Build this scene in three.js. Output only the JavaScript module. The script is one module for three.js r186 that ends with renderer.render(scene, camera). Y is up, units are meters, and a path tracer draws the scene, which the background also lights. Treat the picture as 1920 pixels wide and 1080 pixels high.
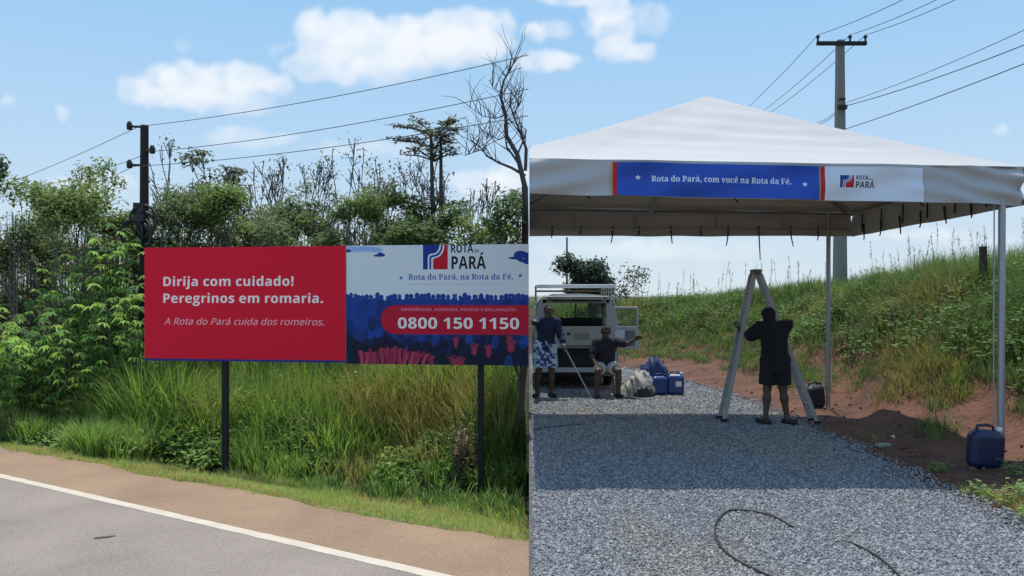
import * as THREE from 'three';
import { RoundedBoxGeometry } from 'three/addons/geometries/RoundedBoxGeometry.js';
import { mergeGeometries } from 'three/addons/utils/BufferGeometryUtils.js';

// ------------------------------------------------------------------ camera, sky, sun, exposure
const EYE = 1.85, FOC = 1500, CX = 992, CY = 556;          // focal length and optical axis, in pixels of a 1920 x 1080 picture
const scene = new THREE.Scene();
const camera = new THREE.PerspectiveCamera(2 * Math.atan(540 / FOC) * 180 / Math.PI, 16 / 9, 0.1, 3000);
camera.position.set(0, EYE, 0);
camera.lookAt(0, EYE, -10);
camera.setViewOffset(1920, 1080, 960 - CX, 540 - CY, 1920, 1080);
const renderer = new THREE.WebGLRenderer({ antialias: true });
renderer.toneMapping = THREE.LinearToneMapping;
renderer.toneMappingExposure = 1.06;
renderer.shadowMap.enabled = true;
const SUN = new THREE.Vector3(-0.015, 0.875, -0.485).normalize();
const sun = new THREE.DirectionalLight(new THREE.Color(1.0, 0.95, 0.86), 4.1);
sun.position.copy(SUN).multiplyScalar(60);
sun.castShadow = true;
sun.shadow.mapSize.set(4096, 4096);
Object.assign(sun.shadow.camera, { left: -30, right: 30, top: 30, bottom: -30, near: 1, far: 160 });
sun.target.position.set(0, 0, -12);
scene.add(sun, sun.target);

// ------------------------------------------------------------------ noise
function rng(seed) { let a = seed >>> 0; return () => { a = (a + 0x6D2B79F5) >>> 0; let t = a; t = Math.imul(t ^ (t >>> 15), t | 1); t ^= t + Math.imul(t ^ (t >>> 7), t | 61); return ((t ^ (t >>> 14)) >>> 0) / 4294967296; }; }
const hash = (x, y, z = 0) => { let h = Math.imul(x | 0, 374761393) ^ Math.imul(y | 0, 668265263) ^ Math.imul(z | 0, 2147483647 ^ 0x51ed27); h = Math.imul(h ^ (h >>> 13), 1274126177); return ((h ^ (h >>> 16)) >>> 0) / 4294967296; };
const sm = (t) => t * t * (3 - 2 * t), lerp = (a, b, t) => a + (b - a) * t, clamp = (x, a = 0, b = 1) => Math.min(b, Math.max(a, x));
const sstep = (a, b, x) => sm(clamp((x - a) / (b - a)));
function noise(x, y, z = 0, per = 0) {
  const xi = Math.floor(x), yi = Math.floor(y), zi = Math.floor(z), u = sm(x - xi), v = sm(y - yi), w = sm(z - zi);
  const m = (n) => per ? ((n % per) + per) % per : n, c = (i, j, k) => hash(m(xi + i), m(yi + j), zi + k);
  const p = lerp(lerp(c(0, 0, 0), c(1, 0, 0), u), lerp(c(0, 1, 0), c(1, 1, 0), u), v);
  if (w === 0) return p;
  return lerp(p, lerp(lerp(c(0, 0, 1), c(1, 0, 1), u), lerp(c(0, 1, 1), c(1, 1, 1), u), v), w);
}
function fbm(x, y, o = 4, z = 0) { let s = 0, a = 0.5, f = 1, n = 0; for (let i = 0; i < o; i++) { s += a * noise(x * f + i * 17.3, y * f - i * 9.1, z * f); n += a; a *= 0.5; f *= 2.03; } return s / n; }

// ------------------------------------------------------------------ sky: air and clouds
{
  const W = 2048, H = 1024, data = new Float32Array(W * H * 4);
  // cloud lobes: direction given as (pixel x, pixel y) of the picture, half sizes, strength
  const lobes = [
    [250, 172, 42, 26, .8], [300, 152, 40, 30, 1], [360, 150, 52, 34, 1.1], [420, 160, 60, 36, 1], [475, 148, 48, 32, 1.1], [520, 160, 34, 24, .8], [400, 195, 110, 20, .7], [330, 185, 80, 22, .7],
    [600, 70, 54, 52, 1.1], [650, 60, 70, 44, 1], [720, 80, 90, 50, 1.1], [800, 80, 80, 48, 1], [870, 50, 60, 40, 1.1], [925, 62, 46, 40, 1], [620, 125, 80, 28, .9], [700, 135, 90, 26, .8], [820, 100, 110, 34, .9], [880, 85, 70, 30, .8],
    [122, 215, 20, 15, .75], [14, 186, 20, 13, .6], [345, 88, 16, 12, .4], [525, 92, 22, 9, .4], [905, 345, 70, 26, .9], [960, 335, 40, 26, .9], [170, 345, 90, 20, .7], [470, 262, 90, 18, .6], [700, 280, 120, 16, .5],
    [1018, 115, 50, 26, 1], [1050, 118, 44, 20, .9], [1030, 55, 40, 16, .7], [1005, 62, 20, 14, .6], [1060, 2, 70, 10, .9], [1140, 10, 46, 34, 1.2], [1150, 55, 40, 36, .9], [1165, 95, 44, 26, .9], [1200, 100, 30, 20, .7], [1222, 30, 34, 34, .6], [1110, 45, 24, 22, .7],
    [1878, 240, 20, 12, .5], [1800, 450, 160, 14, .35], [1300, 470, 180, 20, .35], [1150, 470, 160, 16, .35], [1700, 440, 100, 14, .3],
  ];
  const ramp = [[-90, .16, .14, .10], [-2, .34, .36, .34], [0, .66, .75, .81], [4, .58, .72, .83], [10, .45, .65, .865], [20, .31, .555, .85], [40, .235, .45, .76], [90, .19, .37, .68]];
  for (let j = 0; j < H; j++) {
    const th = (j + 0.5) / H * Math.PI - Math.PI / 2, e = th * 180 / Math.PI, cy = Math.cos(th), dy = Math.sin(th);
    let k = 0; while (k < ramp.length - 2 && e > ramp[k + 1][0]) k++;
    const t = clamp((e - ramp[k][0]) / (ramp[k + 1][0] - ramp[k][0])), base = [1, 2, 3].map((c) => lerp(ramp[k][c], ramp[k + 1][c], t));
    for (let i = 0; i < W; i++) {
      const ph = ((i + 0.5) / W - 0.5) * 2 * Math.PI, dx = Math.cos(ph) * cy, dz = Math.sin(ph) * cy;
      let r = base[0], g = base[1], b = base[2], den = 0, low = 0;
      const toSun = dx * SUN.x + dy * SUN.y + dz * SUN.z, halo = dy > 0 ? Math.pow(clamp(toSun), 24) * 0.5 : 0;
      r += halo; g += halo * .95; b += halo * .85;
      const inFront = dz < -0.2, px = inFront ? CX + FOC * dx / -dz : -9999, py = inFront ? CY - FOC * dy / -dz : -9999;
      if (px > -200 && px < 2120 && py > -120 && py < 560) {
        const wx = (fbm(px / 34, py / 30, 4, 3) - 0.5) * 46, wy = (fbm(px / 34 + 40, py / 30, 4, 9) - 0.5) * 34;
        for (const [lx, ly, sx, sy, s] of lobes) {
          const qx = (px + wx - lx) / sx, qy = (py + wy - ly) / sy, q = qx * qx + qy * qy;
          if (q < 1.6) { const a = s * sm(clamp(1.25 - q * .8)); den += a; low += a * clamp(qy * .5 + .5); }
        }
        low = den > 0 ? low / den : 0;
        den = 1 - Math.exp(-1.15 * Math.max(0, den * (0.35 + 0.9 * fbm(px / 24, py / 20, 4, 5)) - 0.12));
      } else if (dy > 0.03) {
        const s = 1 / (dy + 0.12), n = fbm(dx * s * 2.1 + 5, dz * s * 2.1 + 11, 5);
        den = sstep(0.56, 0.74, n) * sstep(0.03, 0.15, dy) * .9;
        low = .5;
      }
      
      const cr = lerp(.96, .80, low), cg = lerp(.97, .85, low), cb = lerp(.99, .91, low);
      r = lerp(r, cr, den); g = lerp(g, cg, den); b = lerp(b, cb, den);
      const o = (j * W + i) * 4; data[o] = r; data[o + 1] = g; data[o + 2] = b; data[o + 3] = 1;
    }
  }
  const tex = new THREE.DataTexture(data, W, H, THREE.RGBAFormat, THREE.FloatType);
  tex.mapping = THREE.EquirectangularReflectionMapping; tex.magFilter = tex.minFilter = THREE.LinearFilter; tex.needsUpdate = true;
  scene.background = tex; scene.environment = tex;
}

// ------------------------------------------------------------------ helpers: naming, building, materials
const V = (x, y, z) => new THREE.Vector3(x, y, z);
const at = (px, py, d) => V((px - CX) / FOC * d, EYE + (CY - py) / FOC * d, -d);   // a point of the place, d metres ahead
const taken = new Map();
function numbered(name) { const n = taken.get(name) ?? 0; taken.set(name, n + 1); return n ? `${name}_${String(n).padStart(3, '0')}` : name; }
function tag(o, label, category, group, kind) { o.userData.label = label; o.userData.category = category; if (group) o.userData.group = group; if (kind) o.userData.kind = kind; return o; }
function thing(name, label, category, p = [0, 0, 0], turn = 0, group) {
  const o = new THREE.Group(); o.name = numbered(name); o.position.set(...p); o.rotation.y = turn; scene.add(o);
  return tag(o, label, category, group);
}
function mesh(name, geo, mat, parent = scene) {
  const m = new THREE.Mesh(geo, mat); m.name = parent === scene ? numbered(name) : name; m.castShadow = m.receiveShadow = true; parent.add(m); return m;
}
function struct(name, geo, mat, label) { const m = mesh(name, geo, mat); m.userData.kind = 'structure'; if (label) m.userData.label = label; return m; }
const lin = (r, g, b) => new THREE.Color().setRGB(r, g, b);
const std = (r, g, b, rough = .8, more = {}) => new THREE.MeshStandardMaterial({ color: lin(r, g, b), roughness: rough, side: THREE.DoubleSide, ...more });

class B {           // collects triangles for ONE mesh
  constructor(o = {}) { this.p = []; this.i = []; this.c = o.color ? [] : null; this.u = o.uv ? [] : null; }
  v(x, y, z, c, u, w) { this.p.push(x, y, z); if (this.c) this.c.push(c[0], c[1], c[2]); if (this.u) this.u.push(u ?? 0, w ?? 0); return this.p.length / 3 - 1; }
  tube(pts, rad, sides = 6, c = [1, 1, 1], cap = true) {
    let prev = null; const n = pts.length, t = V(), a = V(), b = V();
    let ref = Math.abs(pts[n - 1].y - pts[0].y) > .8 * pts[n - 1].distanceTo(pts[0]) ? V(1, 0, 0) : V(0, 1, 0);
    for (let k = 0; k < n; k++) {
      t.subVectors(pts[Math.min(k + 1, n - 1)], pts[Math.max(k - 1, 0)]).normalize();
      a.crossVectors(t, ref); if (a.lengthSq() < 1e-6) a.set(0, 0, 1); a.normalize(); b.crossVectors(t, a);
      const r = Array.isArray(rad) ? rad[k] : rad, ring = [];
      for (let s = 0; s < sides; s++) { const g = s / sides * 2 * Math.PI, ca = Math.cos(g) * r, sa = Math.sin(g) * r; ring.push(this.v(pts[k].x + a.x * ca + b.x * sa, pts[k].y + a.y * ca + b.y * sa, pts[k].z + a.z * ca + b.z * sa, c, s / sides, k)); }
      if (prev) for (let s = 0; s < sides; s++) { const s2 = (s + 1) % sides; this.i.push(prev[s], ring[s], ring[s2], prev[s], ring[s2], prev[s2]); }
      if (cap && (k === 0 || k === n - 1)) for (let s = 1; s < sides - 1; s++) k ? this.i.push(ring[0], ring[s + 1], ring[s]) : this.i.push(ring[0], ring[s], ring[s + 1]);
      prev = ring;
    }
    return this;
  }
  quad(a, b, c, d, col) { const n = [a, b, c, d].map((q) => this.v(q.x, q.y, q.z, col)); this.i.push(n[0], n[1], n[2], n[0], n[2], n[3]); return this; }
  box(cx, cy, cz, w, h, d, turn = 0) {
    const s = Math.sin(turn), c = Math.cos(turn), q = (x, y, z) => V(cx + x * c + z * s, cy + y, cz - x * s + z * c);
    const [x, y, z] = [w / 2, h / 2, d / 2];
    this.quad(q(-x, -y, z), q(x, -y, z), q(x, y, z), q(-x, y, z)); this.quad(q(x, -y, -z), q(-x, -y, -z), q(-x, y, -z), q(x, y, -z));
    this.quad(q(x, -y, z), q(x, -y, -z), q(x, y, -z), q(x, y, z)); this.quad(q(-x, -y, -z), q(-x, -y, z), q(-x, y, z), q(-x, y, -z));
    this.quad(q(-x, y, z), q(x, y, z), q(x, y, -z), q(-x, y, -z)); this.quad(q(-x, -y, -z), q(x, -y, -z), q(x, -y, z), q(-x, -y, z));
    return this;
  }
  // a leaf: two triangles folded along its midrib, from p along d, s sideways
  leaf(p, d, s, len, wid, c, droop = 0) {
    const mx = p.x + d.x * len * .45, my = p.y + d.y * len * .45, mz = p.z + d.z * len * .45;
    const a = this.v(p.x, p.y, p.z, c), t = this.v(p.x + d.x * len, p.y + d.y * len - droop * len, p.z + d.z * len, c);
    const l = this.v(mx + s.x * wid, my + s.y * wid + wid * .25, mz + s.z * wid, c), r = this.v(mx - s.x * wid, my - s.y * wid + wid * .25, mz - s.z * wid, c);
    this.i.push(a, t, l, a, r, t);
  }
  // a grass blade of n pieces that leans over
  blade(x, y, z, h, w, ang, lean, c, n = 3) {
    const lx = Math.cos(ang), lz = Math.sin(ang), sx = -lz, sz = lx; let p0, p1;
    for (let k = 0; k <= n; k++) {
      const t = k / n, o = lean * h * t * t, up = h * (t - lean * .45 * t * t * t), ww = w * (1 - t * .92) * .5 * (k === 0 ? .7 : 1);
      const tw = 1 + t * .3, q0 = this.v(x + lx * o + sx * ww * tw, y + up, z + lz * o + sz * ww, c);
      if (k === n) { this.i.push(p0, p1, q0); break; }
      const q1 = this.v(x + lx * o - sx * ww * tw, y + up, z + lz * o - sz * ww, c);
      if (k) this.i.push(p0, p1, q1, p0, q1, q0);
      p0 = q0; p1 = q1;
    }
  }
  geo() {
    const g = new THREE.BufferGeometry(); g.setAttribute('position', new THREE.Float32BufferAttribute(this.p, 3));
    if (this.c) g.setAttribute('color', new THREE.Float32BufferAttribute(this.c, 3));
    if (this.u) g.setAttribute('uv', new THREE.Float32BufferAttribute(this.u, 2));
    g.setIndex(this.i); g.computeVertexNormals(); return g;
  }
  build(name, mat, parent) { return mesh(name, this.geo(), mat, parent); }
}
// a tiled noise texture; f(u, v, x, y) gives [r, g, b] in 0..1
function texture(n, f, srgb = false, rx = 1, ry = rx) {
  const d = new Uint8Array(n * n * 4);
  for (let y = 0; y < n; y++) for (let x = 0; x < n; x++) { const c = f(x / n, y / n, x, y), o = (y * n + x) * 4; d[o] = clamp(c[0]) * 255; d[o + 1] = clamp(c[1]) * 255; d[o + 2] = clamp(c[2]) * 255; d[o + 3] = 255; }
  const t = new THREE.DataTexture(d, n, n); t.wrapS = t.wrapT = THREE.RepeatWrapping; t.magFilter = THREE.LinearFilter; t.minFilter = THREE.LinearMipmapLinearFilter; t.generateMipmaps = true;
  if (srgb) t.colorSpace = THREE.SRGBColorSpace; t.repeat.set(rx, ry); t.needsUpdate = true; return t;
}
const tile = (u, v, f, z = 0) => noise(u * f, v * f, z, f);
const tfbm = (u, v, f, o, z = 0) => { let s = 0, a = .5, n = 0; for (let k = 0; k < o; k++) { s += a * tile(u, v, f, z + k * 3); n += a; a *= .55; f *= 2; } return s / n; };
const grainMap = texture(512, (u, v, x, y) => { const k = .70 + .42 * (tfbm(u, v, 8, 4, 1) - .5) + .75 * (hash(x, y, 4) - .5) * .55 + (hash(x >> 1, y >> 1, 8) > .93 ? -.18 : 0); return [k, k, k]; });
const soilMap = texture(512, (u, v, x, y) => { const n = tfbm(u, v, 6, 6, 2), k = .40 + .75 * n + .22 * (hash(x, y, 7) - .5); return [k, k * (.98 + .06 * n), k * .99]; });
const soilBump = texture(512, (u, v, x, y) => { const k = tfbm(u, v, 12, 6, 5); return [k, k, k]; });
const fabricBump = texture(256, (u, v) => { const k = tfbm(u, v, 3, 4, 6); return [k, k, k]; });

const M = {
  white: std(.72, .72, .71, .55), metal: std(.34, .35, .37, .45, { metalness: .5 }), alu: std(.36, .36, .35, .55, { metalness: .35 }),
  black: std(.018, .018, .02, .6), rubber: std(.02, .02, .02, .9), blackPaint: std(.012, .012, .013, .8), wire: std(.05, .055, .06, .7),
  bluePlastic: std(.016, .05, .20, .35), navyPlastic: std(.008, .017, .062, .4), wood: std(.10, .065, .04, .9), darkWood: std(.028, .024, .022, .9), concrete: std(.23, .22, .20, .9),
  leaf: new THREE.MeshPhysicalMaterial({ color: 0xffffff, vertexColors: true, roughness: .9, specularIntensity: .35, transmission: .5, thickness: 0, side: THREE.DoubleSide }),
  grass: new THREE.MeshPhysicalMaterial({ color: 0xffffff, vertexColors: true, roughness: .85, specularIntensity: .4, transmission: .5, thickness: 0, side: THREE.DoubleSide }),
  bark: std(1, 1, 1, .95, { vertexColors: true }),
};
const rand = rng(20240611);
const rr = (a, b) => a + (b - a) * rand();

// ------------------------------------------------------------------ the lie of the land
const SLOPE = 0.041, EDGE0 = -5.98, EDGEM = 0.726;         // the road falls away to the left; edge of its shoulder
const edgeZ = (x) => EDGE0 + EDGEM * x;
const pastEdge = (x, z) => (edgeZ(x) - z) * 0.809;         // metres beyond the shoulder
function leftHeight(x, z) {
  const t = pastEdge(x, z), p = SLOPE * Math.max(x, -60);
  if (t <= 0) return p - .03;
  return p - .03 * (1 - sstep(0, .3, t)) - .325 * Math.min(t, 2) - .2 * clamp(t - 2, 0, 2) + .8 * sstep(4.2, 10, t) + (fbm(x * .8, z * .8, 3) - .5) * .12 * sstep(.2, 1, t);
}
const footX = (z) => { const d = -z; return 4 - .033 * Math.pow(Math.max(0, d - 13), 1.9) + (fbm(d * .9, 3, 2) - .5) * .24; };
const bankQ = (x, z) => (x - footX(z)) * (-z > 18 ? .72 : 1);
function rightHeight(x, z) {
  const q = bankQ(x, z), d = -z;
  if (q < 0) return -.03;
  const top = lerp(1.98, 1.30, sstep(18, 34, d)) + (fbm(x * .25, z * .25, 2) - .5) * .3;
  const gully = Math.exp(-Math.pow((x - 5.6 - (d - 14) * .3) / .5, 2)) * sstep(11.5, 13, d) * (1 - sstep(16, 18, d));
  const n = (fbm(x * 1.3, z * 1.3, 4) - .5);
  return -.03 + lerp(.05, .17, sstep(10, 13.5, d)) * sstep(0, .9, q) + (top - .14) * Math.pow(sstep(lerp(1.3, .9, sstep(9.5, 13, d)), 4.9, q), .85) + n * .34 * sstep(.5, 1.6, q) * (1 - .5 * sstep(4, 6, q)) - gully * .25 + .012 * clamp(q - 5, 0, 12);
}
const height = (x, z) => x < 0 ? leftHeight(x, z) : rightHeight(x, z);

// ground: one sheet from behind the camera to the horizon
{
  const span = (lo, hi, fine0, fine1, step) => { const a = []; for (let x = fine0; x <= fine1 + 1e-6; x += step) a.push(x); for (let x = fine1 + step * 1.5, s = step * 2; x < hi; x += s, s *= 1.25) a.push(x); a.push(hi); for (let x = fine0 - step * 1.5, s = step * 2; x > lo; x -= s, s *= 1.25) a.unshift(x); a.unshift(lo); return a; };
  const xs = [...span(-900, 0, -12, 0, .16).filter((x) => x < -.01), -.0005, .0005, ...span(0, 900, 0, 13, .16).filter((x) => x > .01)], zs = span(-1500, 60, -24, -3, .16);
  const b = new B({ color: true, uv: true }), w = xs.length;
  for (const z of zs) for (const x of xs) {
    const y = height(x, z); let c;
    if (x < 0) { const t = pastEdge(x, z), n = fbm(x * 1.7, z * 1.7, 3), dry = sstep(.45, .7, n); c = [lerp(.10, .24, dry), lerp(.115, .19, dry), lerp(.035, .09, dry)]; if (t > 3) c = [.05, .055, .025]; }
    else {
      const q = bankQ(x, z), n = fbm(x * 2.1 + 7, z * 2.1, 4), up = sstep(3.2, 4.6, q + (n - .5) * 2);
      const s = lerp(.8, 1.25, n); c = [lerp(.145 * s, .07, up), lerp(.062 * s, .068, up), lerp(.036 * s, .03, up)];
      if (n > .62 && q < 3) c = [c[0] * .72, c[1] * .72, c[2] * .74];
    }
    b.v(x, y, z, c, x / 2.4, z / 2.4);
  }
  for (let j = 0; j < zs.length - 1; j++) for (let i = 0; i < w - 1; i++) { const a = j * w + i; b.i.push(a, a + w, a + 1, a + 1, a + w, a + w + 1); }
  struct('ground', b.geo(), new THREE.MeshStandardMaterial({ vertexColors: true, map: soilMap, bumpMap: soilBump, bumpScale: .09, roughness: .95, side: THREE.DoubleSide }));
}
// road, shoulder, edge line: sheets on the falling plane left of the seam
{
  const sheet = (pts, y) => {       // pts: outline in x, z
    const sh = new THREE.ShapeGeometry(new THREE.Shape(pts.map(([x, z]) => new THREE.Vector2(x, -z)))), p = sh.attributes.position, uv = sh.attributes.uv;
    for (let k = 0; k < p.count; k++) { const x = p.getX(k), z = -p.getY(k); p.setXYZ(k, x, SLOPE * x + y, z); uv.setXY(k, x / 1.6, z / 1.6); }
    sh.computeVertexNormals(); return sh;
  };
  const onRoad = (px, py) => { const u = (px - CX) / FOC, v = (CY - py) / FOC, d = EYE / (SLOPE * u - v); return [u * d, -d]; };
  const l0 = onRoad(0, 892), l1 = onRoad(820, 1080), m = (l1[1] - l0[1]) / (l1[0] - l0[0]), lineZ = (x, o = 0) => l1[1] + m * (x - l1[0]) + o;
  const X = -0.0006, FAR = -58;
  const wear = texture(1024, (u, v, x, y) => { const big = tfbm(u, v, 4, 4, 3), k = .60 + .42 * big + .62 * (hash(x, y, 2) - .5) * .8 + (hash(x >> 1, y >> 1, 5) > .94 ? -.3 : 0) + (hash(x >> 1, y >> 1, 6) > .95 ? .3 : 0); return [k, k * .985, k * .97]; });
  wear.repeat.set(.5, .5);
  struct('road', sheet([[X, lineZ(X, -.1)], [FAR, lineZ(FAR, -.1)], [FAR, 20], [X, 20]], 0), new THREE.MeshStandardMaterial({ color: lin(.315, .265, .23), map: wear, bumpMap: wear, bumpScale: .008, roughness: .9, side: THREE.DoubleSide }));
  const wig = []; for (let k = 0; k <= 180; k++) { const x = lerp(X, -20, k / 180); wig.push([x, edgeZ(x) + (fbm(x * 2.6, 5, 3) - .5) * .22]); } wig.push([FAR, edgeZ(FAR)]);
  struct('road_shoulder', sheet([...wig, [FAR, lineZ(FAR, .0)], [X, lineZ(X, .0)]], .001), new THREE.MeshStandardMaterial({ color: lin(.35, .235, .15), map: wear, bumpMap: wear, bumpScale: .008, roughness: .95, side: THREE.DoubleSide }));
  const paint = texture(512, (u, v, x, y) => { const k = .80 + .22 * (tfbm(u, v, 16, 4, 9) - .5) + .28 * (hash(x, y, 11) - .5) * .6; return [k, k * .96, k * .88]; });
  paint.repeat.set(.7, .7);
  const lo = [], hi = []; for (let k = 0; k <= 160; k++) { const x = lerp(X, -16, k / 160); lo.push([x, lineZ(x, .062) + (noise(x * 9, 2) - .5) * .012]); hi.unshift([x, lineZ(x, -.062) + (noise(x * 9, 8) - .5) * .012]); }
  struct('edge_line', sheet([...lo, [FAR, lineZ(FAR, .062)], [FAR, lineZ(FAR, -.062)], ...hi], .0025), new THREE.MeshStandardMaterial({ color: lin(.66, .61, .54), map: paint, roughness: .8, side: THREE.DoubleSide }));
  // the dark scuff on the asphalt
  const s = onRoad(195, 1008), sc = []; for (let k = 0; k < 18; k++) { const a = k / 18 * 6.283, r = .5 + .5 * noise(k * .9, 4); sc.push([s[0] + Math.cos(a) * .12 * r, s[1] + Math.sin(a) * .028 * r - Math.cos(a) * .03]); }
  struct('tar_patch', sheet(sc, .006), std(.06, .058, .06, .8));
}
// gravel yard right of the seam: sheet plus loose stones
{
  const b = new B({ uv: true }), nx = 40, zs = []; for (let z = 12; z > -30; z -= .2) zs.push(z);
  for (const z of zs) for (let k = 0; k <= nx; k++) { const fx = Math.max(.3, footX(z) + .05 + .1 * (noise(z * 3, 1) - .5)), x = .001 + (fx - .001) * k / nx; b.v(x, (fbm(x * .9, z * .9, 3) - .5) * .03 - .02 * sstep(.9, 1, k / nx) * (k === nx ? 2 : 1), z, null, x / 1.3, z / 1.3); }
  for (let j = 0; j < zs.length - 1; j++) for (let i = 0; i < nx; i++) { const a = j * (nx + 1) + i; b.i.push(a, a + 1, a + nx + 1, a + 1, a + nx + 2, a + nx + 1); }
  const gm = texture(512, (u, v, x, y) => { const k = .45 + .45 * (hash(x >> 2, y >> 2, 3) - .3) + .35 * (hash(x >> 1, y >> 1, 5) - .5) + .2 * (tfbm(u, v, 6, 3, 4) - .5); return [k, k, k * 1.02]; });
  const gb = texture(512, (u, v, x, y) => { const k = .5 + .6 * (hash(x >> 2, y >> 2, 3) - .5) + .4 * (hash(x >> 1, y >> 1, 5) - .5); return [k, k, k]; });
  struct('gravel_yard', b.geo(), new THREE.MeshStandardMaterial({ color: lin(.29, .287, .29), map: gm, bumpMap: gb, bumpScale: .03, roughness: .95, side: THREE.DoubleSide }));
  const g = new THREE.IcosahedronGeometry(1, 0); { const p = g.attributes.position, r2 = rng(9), seen = new Map(); for (let k = 0; k < p.count; k++) { const key = [p.getX(k), p.getY(k), p.getZ(k)].map((q) => q.toFixed(2)).join(); if (!seen.has(key)) seen.set(key, .65 + .6 * r2()); const s = seen.get(key); p.setXYZ(k, p.getX(k) * s, p.getY(k) * s * .7, p.getZ(k) * s); } g.computeVertexNormals(); }
  const N = 190000, im = new THREE.InstancedMesh(g, std(1, 1, 1, .9), N), r = rng(77), m4 = new THREE.Matrix4(), q = new THREE.Quaternion(), e = new THREE.Euler(), c = new THREE.Color(); let n = 0;
  while (n < N) {
    const d = 4.6 + 17 * Math.pow(r(), 1.9), fx = footX(-d), x = .03 + r() * (fx + .12), z = -d;
    if (x > fx - .25 && r() > Math.exp(-Math.max(0, x - fx + .25) * 5)) continue;
    const s = (.007 + .0095 * Math.pow(r(), 2.2)) * (1 + Math.max(0, d - 8) * .05);
    if (x < s * 1.2) continue;
    e.set(r() * 6, r() * 6, r() * 6); q.setFromEuler(e);
    m4.compose(V(x, (fbm(x * .9, z * .9, 3) - .5) * .03 + s * .25, z), q, V(s, s, s)); im.setMatrixAt(n, m4);
    const warm = sstep(.5, .75, fbm(x * .9 + 3, z * .5, 3)) * .6, k = .14 + .25 * Math.pow(r(), 1.4); c.setRGB(k * lerp(.98, 1.1, warm), k * lerp(1, .99, warm), k * lerp(1.05, .86, warm)); im.setColorAt(n, c); n++;
  }
  im.name = 'loose_gravel'; im.castShadow = im.receiveShadow = true; scene.add(im); tag(im, 'grey crushed stone gravel covering the yard', 'gravel', null, 'stuff');
}

// ------------------------------------------------------------------ print: lettering and artwork on the sign panels and the banner
function canvasTexture(w, h, draw) { const c = document.createElement('canvas'); c.width = w; c.height = h; const g = c.getContext('2d'); draw(g, w, h); const t = new THREE.CanvasTexture(c); t.colorSpace = THREE.SRGBColorSpace; t.anisotropy = 8; return t; }
function fitText(g, s, font, x0, x1, base, size, skew = 0) {       // text between x0 and x1 on a base line
  g.font = font.replace('SIZE', size); const w = g.measureText(s).width; g.save(); g.transform((x1 - x0) / w, 0, skew, 1, x0, base); g.fillText(s, 0, 0); g.restore();
}
function star(g, x, y, r) { g.beginPath(); for (let k = 0; k < 10; k++) { const a = k * Math.PI / 5 - Math.PI / 2, q = k % 2 ? r * .42 : r; g.lineTo(x + Math.cos(a) * q, y + Math.sin(a) * q); } g.closePath(); g.fill(); }
function logo(g, x, y, s) {           // square emblem of side s and the two words beside it
  g.save(); g.translate(x, y); g.scale(s / 100, s / 100);
  g.fillStyle = '#14378f'; g.beginPath(); g.moveTo(0, 0); g.lineTo(66, 0); g.quadraticCurveTo(66, 36, 34, 38); g.quadraticCurveTo(19, 39, 19, 58); g.lineTo(19, 100); g.lineTo(0, 100); g.closePath(); g.fill();
  g.fillStyle = '#14378f'; g.fillRect(26, 54, 7, 46); g.beginPath(); g.moveTo(26, 56); g.quadraticCurveTo(27, 45, 40, 44); g.quadraticCurveTo(72, 40, 74, 0); g.lineTo(80, 0); g.quadraticCurveTo(78, 48, 42, 51); g.quadraticCurveTo(33, 52, 33, 60); g.closePath(); g.fill();
  g.fillStyle = '#c8102e'; g.beginPath(); g.moveTo(41, 100); g.lineTo(41, 66); g.quadraticCurveTo(41, 57, 50, 56); g.quadraticCurveTo(86, 48, 87, 0); g.lineTo(100, 0); g.lineTo(100, 100); g.closePath(); g.fill();
  g.fillStyle = '#15151a'; fitText(g, 'ROTA', 'bold SIZEpx sans-serif', 110, 202, 34, 46); fitText(g, 'DO', 'bold SIZEpx sans-serif', 206, 226, 34, 16); fitText(g, 'PARÁ', 'bold SIZEpx sans-serif', 110, 252, 99, 70);
  g.restore();
}
function cloudShape(g, x, y, w, h) { g.beginPath(); g.ellipse(x, y, w * .5, h * .22, 0, 0, 7); g.ellipse(x + w * .08, y - h * .2, w * .24, h * .34, 0, 0, 7); g.fill(); g.beginPath(); g.ellipse(x + w * .3, y - h * .08, w * .18, h * .26, 0, 0, 7); g.fill(); }
const redPrint = canvasTexture(1580, 860, (g, w, h) => {
  g.fillStyle = '#e2072f'; g.fillRect(0, 0, w, h); g.fillStyle = '#f6f1ee';
  fitText(g, 'Dirija com cuidado!', 'bold SIZEpx sans-serif', 143, 1188, 293, 98, -.02); fitText(g, 'Peregrinos em romaria.', 'bold SIZEpx sans-serif', 143, 1415, 420, 98, -.02);
  g.globalAlpha = .78; fitText(g, 'A Rota do Pará cuida dos romeiros.', 'italic SIZEpx sans-serif', 160, 1420, 585, 70); g.globalAlpha = 1;
  g.fillStyle = '#23357f'; g.fillRect(0, 843, w, 17);
});
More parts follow.
